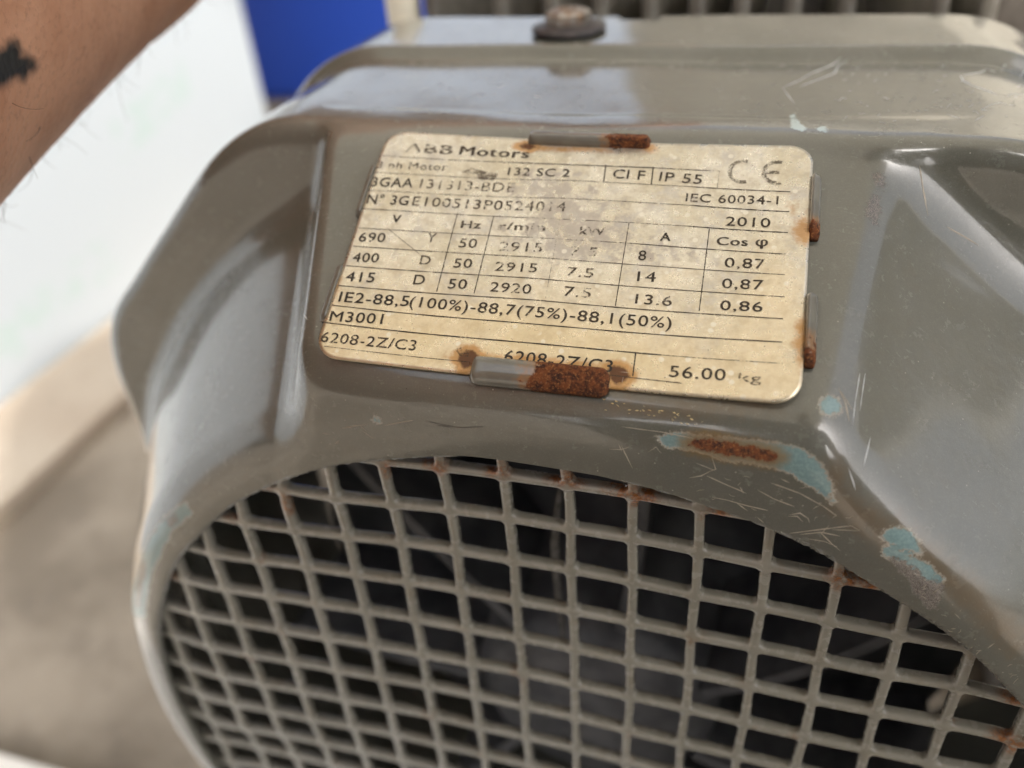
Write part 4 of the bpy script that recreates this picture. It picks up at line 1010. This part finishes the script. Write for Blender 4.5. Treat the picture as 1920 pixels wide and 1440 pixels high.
# ---------------------------------------------------------------- the forearm
def skin_mat():
    g = N('brown_skin'); a = g.noise(.35, 4, .6); b = g.noise(9, 4, .65)
    c = g.mix(g.ramp(a, .35, .65), (.52, .255, .15), (.68, .375, .24)); c = g.mix(g.math('MULTIPLY', g.ramp(b, .5, .7), .25), c, (.17, .08, .05))
    t = g.math('ADD', g.attr('tattoo'), g.math('MULTIPLY', g.math('SUBTRACT', g.noise(2.5, 2), .5), .12)); mt = g.ramp(t, -.12, .09)
    c = g.mix(mt, c, (.018, .02, .022))
    g.set(color=c, rough=.48, normal=g.bump(g.voro(7), .25, .05), sss=.06); g.b.inputs['Subsurface Radius'].default_value = (.01, .004, .002); return g.m
P = [Vector(a[:3]) for a in ARM]; R = [a[3] for a in ARM]
path, rad_ = [], []
for i in range(len(P)-1):
    a, b, c, d = P[max(i-1, 0)], P[i], P[i+1], P[min(i+2, len(P)-1)]
    for k in range(26):
        t = k/26; t2, t3 = t*t, t*t*t
        path.append(.5*((2*b)+(c-a)*t+(2*a-5*b+4*c-d)*t2+(3*b-a-3*c+d)*t3)); rad_.append(R[i]+(R[i+1]-R[i])*t)
path.append(P[-1]); rad_.append(R[-1])
d_ = (path[-1]-path[-2]).normalized(); e_ = (path[0]-path[1]).normalized()
E_ = [Vector(q) for q in ((-8.3, 2.2, 8.5), (-6.6, 6.5, 15.5), (-4.4, 15, 20.5), (-1.6, 25, 26))]
for q, r in zip(E_, (4.9, 4.9, 5.1, 5.3)): path += [path[-1].lerp(q, .34), path[-1].lerp(q, .67), q]; rad_ += [r, r, r]
for k in range(1, 8): path.insert(0, P[0]+e_*k*.9); rad_.insert(0, [2.95, 2.9, 2.85, 2.8, 2.75, 2.7, 2.6][k-1])
V, F = tube(path, rad_, 240)
# the hand, just above the picture: palm, four fingers and a thumb, slightly curled
H0 = path[0]; sd = e_.cross(Vector((0, 1, 0))).normalized(); nn = sd.cross(e_).normalized()
def loft(rows, n=24):
    V_, F_ = [], []
    for c, w_, t_ in rows:
        for k in range(n):
            q = 2*math.pi*k/n; V_.append(tuple(c+sd*(w_*math.cos(q))+nn*(t_*math.sin(q))))
    for i in range(len(rows)-1):
        for k in range(n): F_.append([i*n+k, i*n+(k+1) % n, (i+1)*n+(k+1) % n, (i+1)*n+k])
    F_.append(list(range(n))[::-1]); F_.append([len(V_)-n+k for k in range(n)]); return V_, F_
hand = [loft([(H0-e_*1.5, 2.6, 2.6), (H0+e_*1.2, 2.7, 2.1), (H0+e_*4, 3.7, 1.7), (H0+e_*7, 4.2, 1.5), (H0+e_*9.6, 4.2, 1.25), (H0+e_*10.8, 3.7, .95), (H0+e_*11.2, 3.0, .5)])]
for off_, L_, r_ in ((-3.2, 6.6, .86), (-1.1, 7.6, .92), (1.1, 7.9, .95), (3.1, 7.0, .92)):
    q = H0+e_*9.6+sd*off_; d0 = (e_+sd*off_*.03).normalized(); pts, rs_ = [], []
    for k in range(13):
        pts.append(q.copy()); rs_.append(r_*(1.06 if k in (0, 5, 9) else 1-.018*k)*(.75 if k == 11 else .35 if k == 12 else 1))
        q = q+d0*(L_/12); d0 = (Matrix.Rotation(-.06, 3, sd) @ d0)
    hand.append(tube(pts, rs_, 14))
q = H0+e_*3+sd*2.6; d0 = (e_*.75+sd*.85-nn*.3).normalized(); pts, rs_ = [], []
for k in range(12):
    pts.append(q.copy()); rs_.append((1.5-.05*k)*(.8 if k == 10 else .4 if k == 11 else 1)); q = q+d0*.62; d0 = (d0+e_*.05).normalized()
hand.append(tube(pts, rs_, 14))
V, F = join([(V, F)]+hand)
b0 = Vector(path[-1])
arm = wmesh('person', V, F, skin_mat(), tuple(b0), True)
tag(arm, 'bare brown forearm with a black tattoo reaching in at the upper left', 'person')
Va = np.array(V); td = patchdist(Va, TATTOO)
cen = np.array(TATTOO).mean(0); td[np.linalg.norm(Va-cen, axis=1) > 4] = -9
a = arm.data.attributes.new('tattoo', 'FLOAT', 'POINT'); a.data.foreach_set('value', np.maximum(td, -2).astype(np.float32))
# hairs along the edge of the arm
hv = []; rnd = random.Random(11); camc = Vector(CAM_C)
for i in range(110):
    k = rnd.randrange(25, len(path)-22); p = path[k]; r = rad_[k]; t = (path[k+1]-path[k]).normalized()
    vd = (camc-p).normalized(); side = t.cross(vd).normalized()
    if (side.dot(Vector(CAM_R[0]))) < 0: side = -side
    ang = rnd.gauss(0, .28); nrm = (side*math.cos(ang)+t.cross(side)*math.sin(ang)).normalized()
    root = p+nrm*(r*.992); L = rnd.uniform(.3, .75) if rnd.random() < .93 else rnd.uniform(.9, 1.5)
    cur = rnd.uniform(-2.6, 2.6) if L < 1 else rnd.uniform(-.6, .6); lean = rnd.uniform(.6, 1.3)*rnd.choice((1, 1, -1)); pts = []
    d = (nrm+t*lean).normalized(); q = root.copy(); ax = t.cross(nrm).normalized(); tw = rnd.uniform(-.5, .5)
    for s in range(9):
        pts.append(q.copy()); d = (Matrix.Rotation(cur/8, 3, ax) @ d); d = (Matrix.Rotation(tw/8, 3, nrm) @ d).normalized(); q = q+d*(L/8)
        off = (q-p); off -= t*off.dot(t)
        if off.length < r*1.0: q += nrm*.03
    hv.append(tube(pts, [.005*(1-.08*s) for s in range(9)], 4, False))
hm = simple('dark_hair', (.03, .02, .015), .5)
V, F = join(hv); bw = W(*b0)
ho = mesh('arm_hair', [tuple(W(*p)-bw) for p in V], F, hm, arm, True, None, 'stuff', 1.0)

# the rest of the photographer, added unseen behind the camera to shade the motor
def ell(path, n=40):
    """loft of ellipses: (centre, half width along x, half depth) in motor axes"""
    V, F = [], []; P = [Vector(p[0]) for p in path]
    for i, (c, a, b) in enumerate(path):
        t = (P[min(i+1, len(P)-1)]-P[max(i-1, 0)]).normalized(); X = Vector((1, 0, 0)); X = (X-t*X.dot(t)).normalized(); Y = t.cross(X)
        for k in range(n):
            q = 2*math.pi*k/n; V.append(tuple(P[i]+X*(a*math.cos(q))+Y*(b*math.sin(q))))
    for i in range(len(P)-1):
        for k in range(n): F.append([i*n+k, i*n+(k+1) % n, (i+1)*n+(k+1) % n, (i+1)*n+k])
    F.append(list(range(n))[::-1]); F.append([len(V)-n+k for k in range(n)]); return V, F
SHIRT = simple('dark_blue_cloth', (.05, .055, .07), .9, (.07, .075, .09), .3, bump=.3, bs=3)
def pc(name, g, mat, par=None):
    b = Vector(W(*b0)); return mesh(name, [tuple(W(*p)-b) for p in g[0]], g[1], mat, par or arm, True, None, None, 1.0)
torso = ell([((22, -8, 62), 9, 8), ((22, -5, 62), 17, 13), ((22, 8, 59), 17.5, 13), ((22, 22, 52), 17, 12), ((22, 36, 43), 18.5, 12.5), ((22, 46, 37), 19, 11), ((22, 52, 34), 14, 8), ((21.5, 55, 32.5), 7, 7)])
ls = tube([(8, 47, 37), (4, 42, 35), (1.5, 34, 31), (-1.6, 25, 26), (-3.6, 18, 22.4)], [7.5, 7.6, 7, 6.6, 6.9], 28)
rs = tube([(37, 47, 37), (42, 41, 38), (45, 30, 40), (46, 16, 41), (42, 10, 33), (37, 8, 25)], [7.5, 7.4, 6.6, 5.6, 5.2, 4.6], 28)
pc('shirt', join([torso, ls, rs]), SHIRT)
TR = simple('dark_trousers', (.04, .04, .045), .9, (.06, .06, .065), .3, bump=.3, bs=3)
legs = []
for sx in (-1, 1):
    x = 22+sx*10
    legs.append(tube([(x, -7, 60), (x+sx*3, -2, 50), (x+sx*7, 3, 38), (x+sx*9, 6, 28), (x+sx*9, 2, 25), (x+sx*8.5, -8, 32), (x+sx*8, -19, 41)], [10.5, 10.2, 8.8, 7.2, 6.8, 6, 4.6], 28))
pc('trousers', join(legs), TR)
for sx in (-1, 1):
    x = 22+sx*18; pc('shoe', ell([((x, GROUND+4, 46), 3, 3), ((x, GROUND+4, 44), 4.4, 4), ((x, GROUND+3.4, 34), 4.8, 3.4), ((x, GROUND+2.6, 24), 4.6, 2.6), ((x, GROUND+2, 19), 2, 1.5)], 24), TR)
SK = arm.data.materials[0]
head = ell([((21.5, 52, 33), 6, 6), ((21.5, 58, 30), 5.8, 6), ((21.3, 62, 27), 6, 8), ((21, 66, 25.5), 7.2, 9.4), ((21, 71, 25), 7.8, 9.8), ((21, 75.5, 25.5), 7.2, 9), ((21, 79, 26.3), 4.6, 6), ((21, 80.4, 26.8), 1, 1.5)], 36)
nose = ell([((21, 72, 15.6), .9, .9), ((21, 69.5, 14.6), 1.3, 1.3), ((21, 67.8, 14.2), 1.7, 1.4), ((21, 67, 15.2), 1, 1)], 16)
pc('head', join([head, nose]), SK)
pc('hair', ell([((21, 69, 28.6), 7.9, 8.2), ((21, 73, 27.6), 8.3, 9.0), ((21, 77, 27.4), 7.6, 8.9), ((21, 80.4, 27.6), 5, 6.4), ((21, 81.8, 28), 1, 1.5)], 36), hm)

CAN = simple('beige_canvas', (.58, .55, .48), .9, (.64, .61, .54), .05)  # translucent sheet added out of view to dim and warm the overhead light
ct = CAN.node_tree; tl = ct.nodes.new('ShaderNodeBsdfTranslucent'); tl.inputs[0].default_value = (.9, .88, .82, 1); mx = ct.nodes.new('ShaderNodeMixShader'); mx.inputs[0].default_value = .5
pb = [q for q in ct.nodes if q.type == 'BSDF_PRINCIPLED'][0]; om = [q for q in ct.nodes if q.type == 'OUTPUT_MATERIAL'][0]
ct.links.new(pb.outputs[0], mx.inputs[1]); ct.links.new(tl.outputs[0], mx.inputs[2]); ct.links.new(mx.outputs[0], om.inputs[0])
v, f = box((-20, 178, -80), (280, .6, 380), 0, .2)
tag(wmesh('added_awning', v, f, CAN, (-35, 178, -35)), 'beige canvas sheet added high above the motor, out of view, to shape its light', 'added_awning')

# walls added further off, out of view, for the paint to mirror
WALLM = gmat('cream_render', ((.38, .36, .31), (.46, .44, .38), (.30, .28, .24)), .03, .9, .3)
v1 = box((95, GROUND+85, -330), (300, 170, 18), 0, 1); v2 = box((235, GROUND+85, -190), (18, 170, 262), 0, 1)
tag(wmesh('added_wall', *join([v1, v2]), WALLM, (95, GROUND, -330)), 'cream rendered wall added well behind and to the right, out of view, for reflections', 'wall')
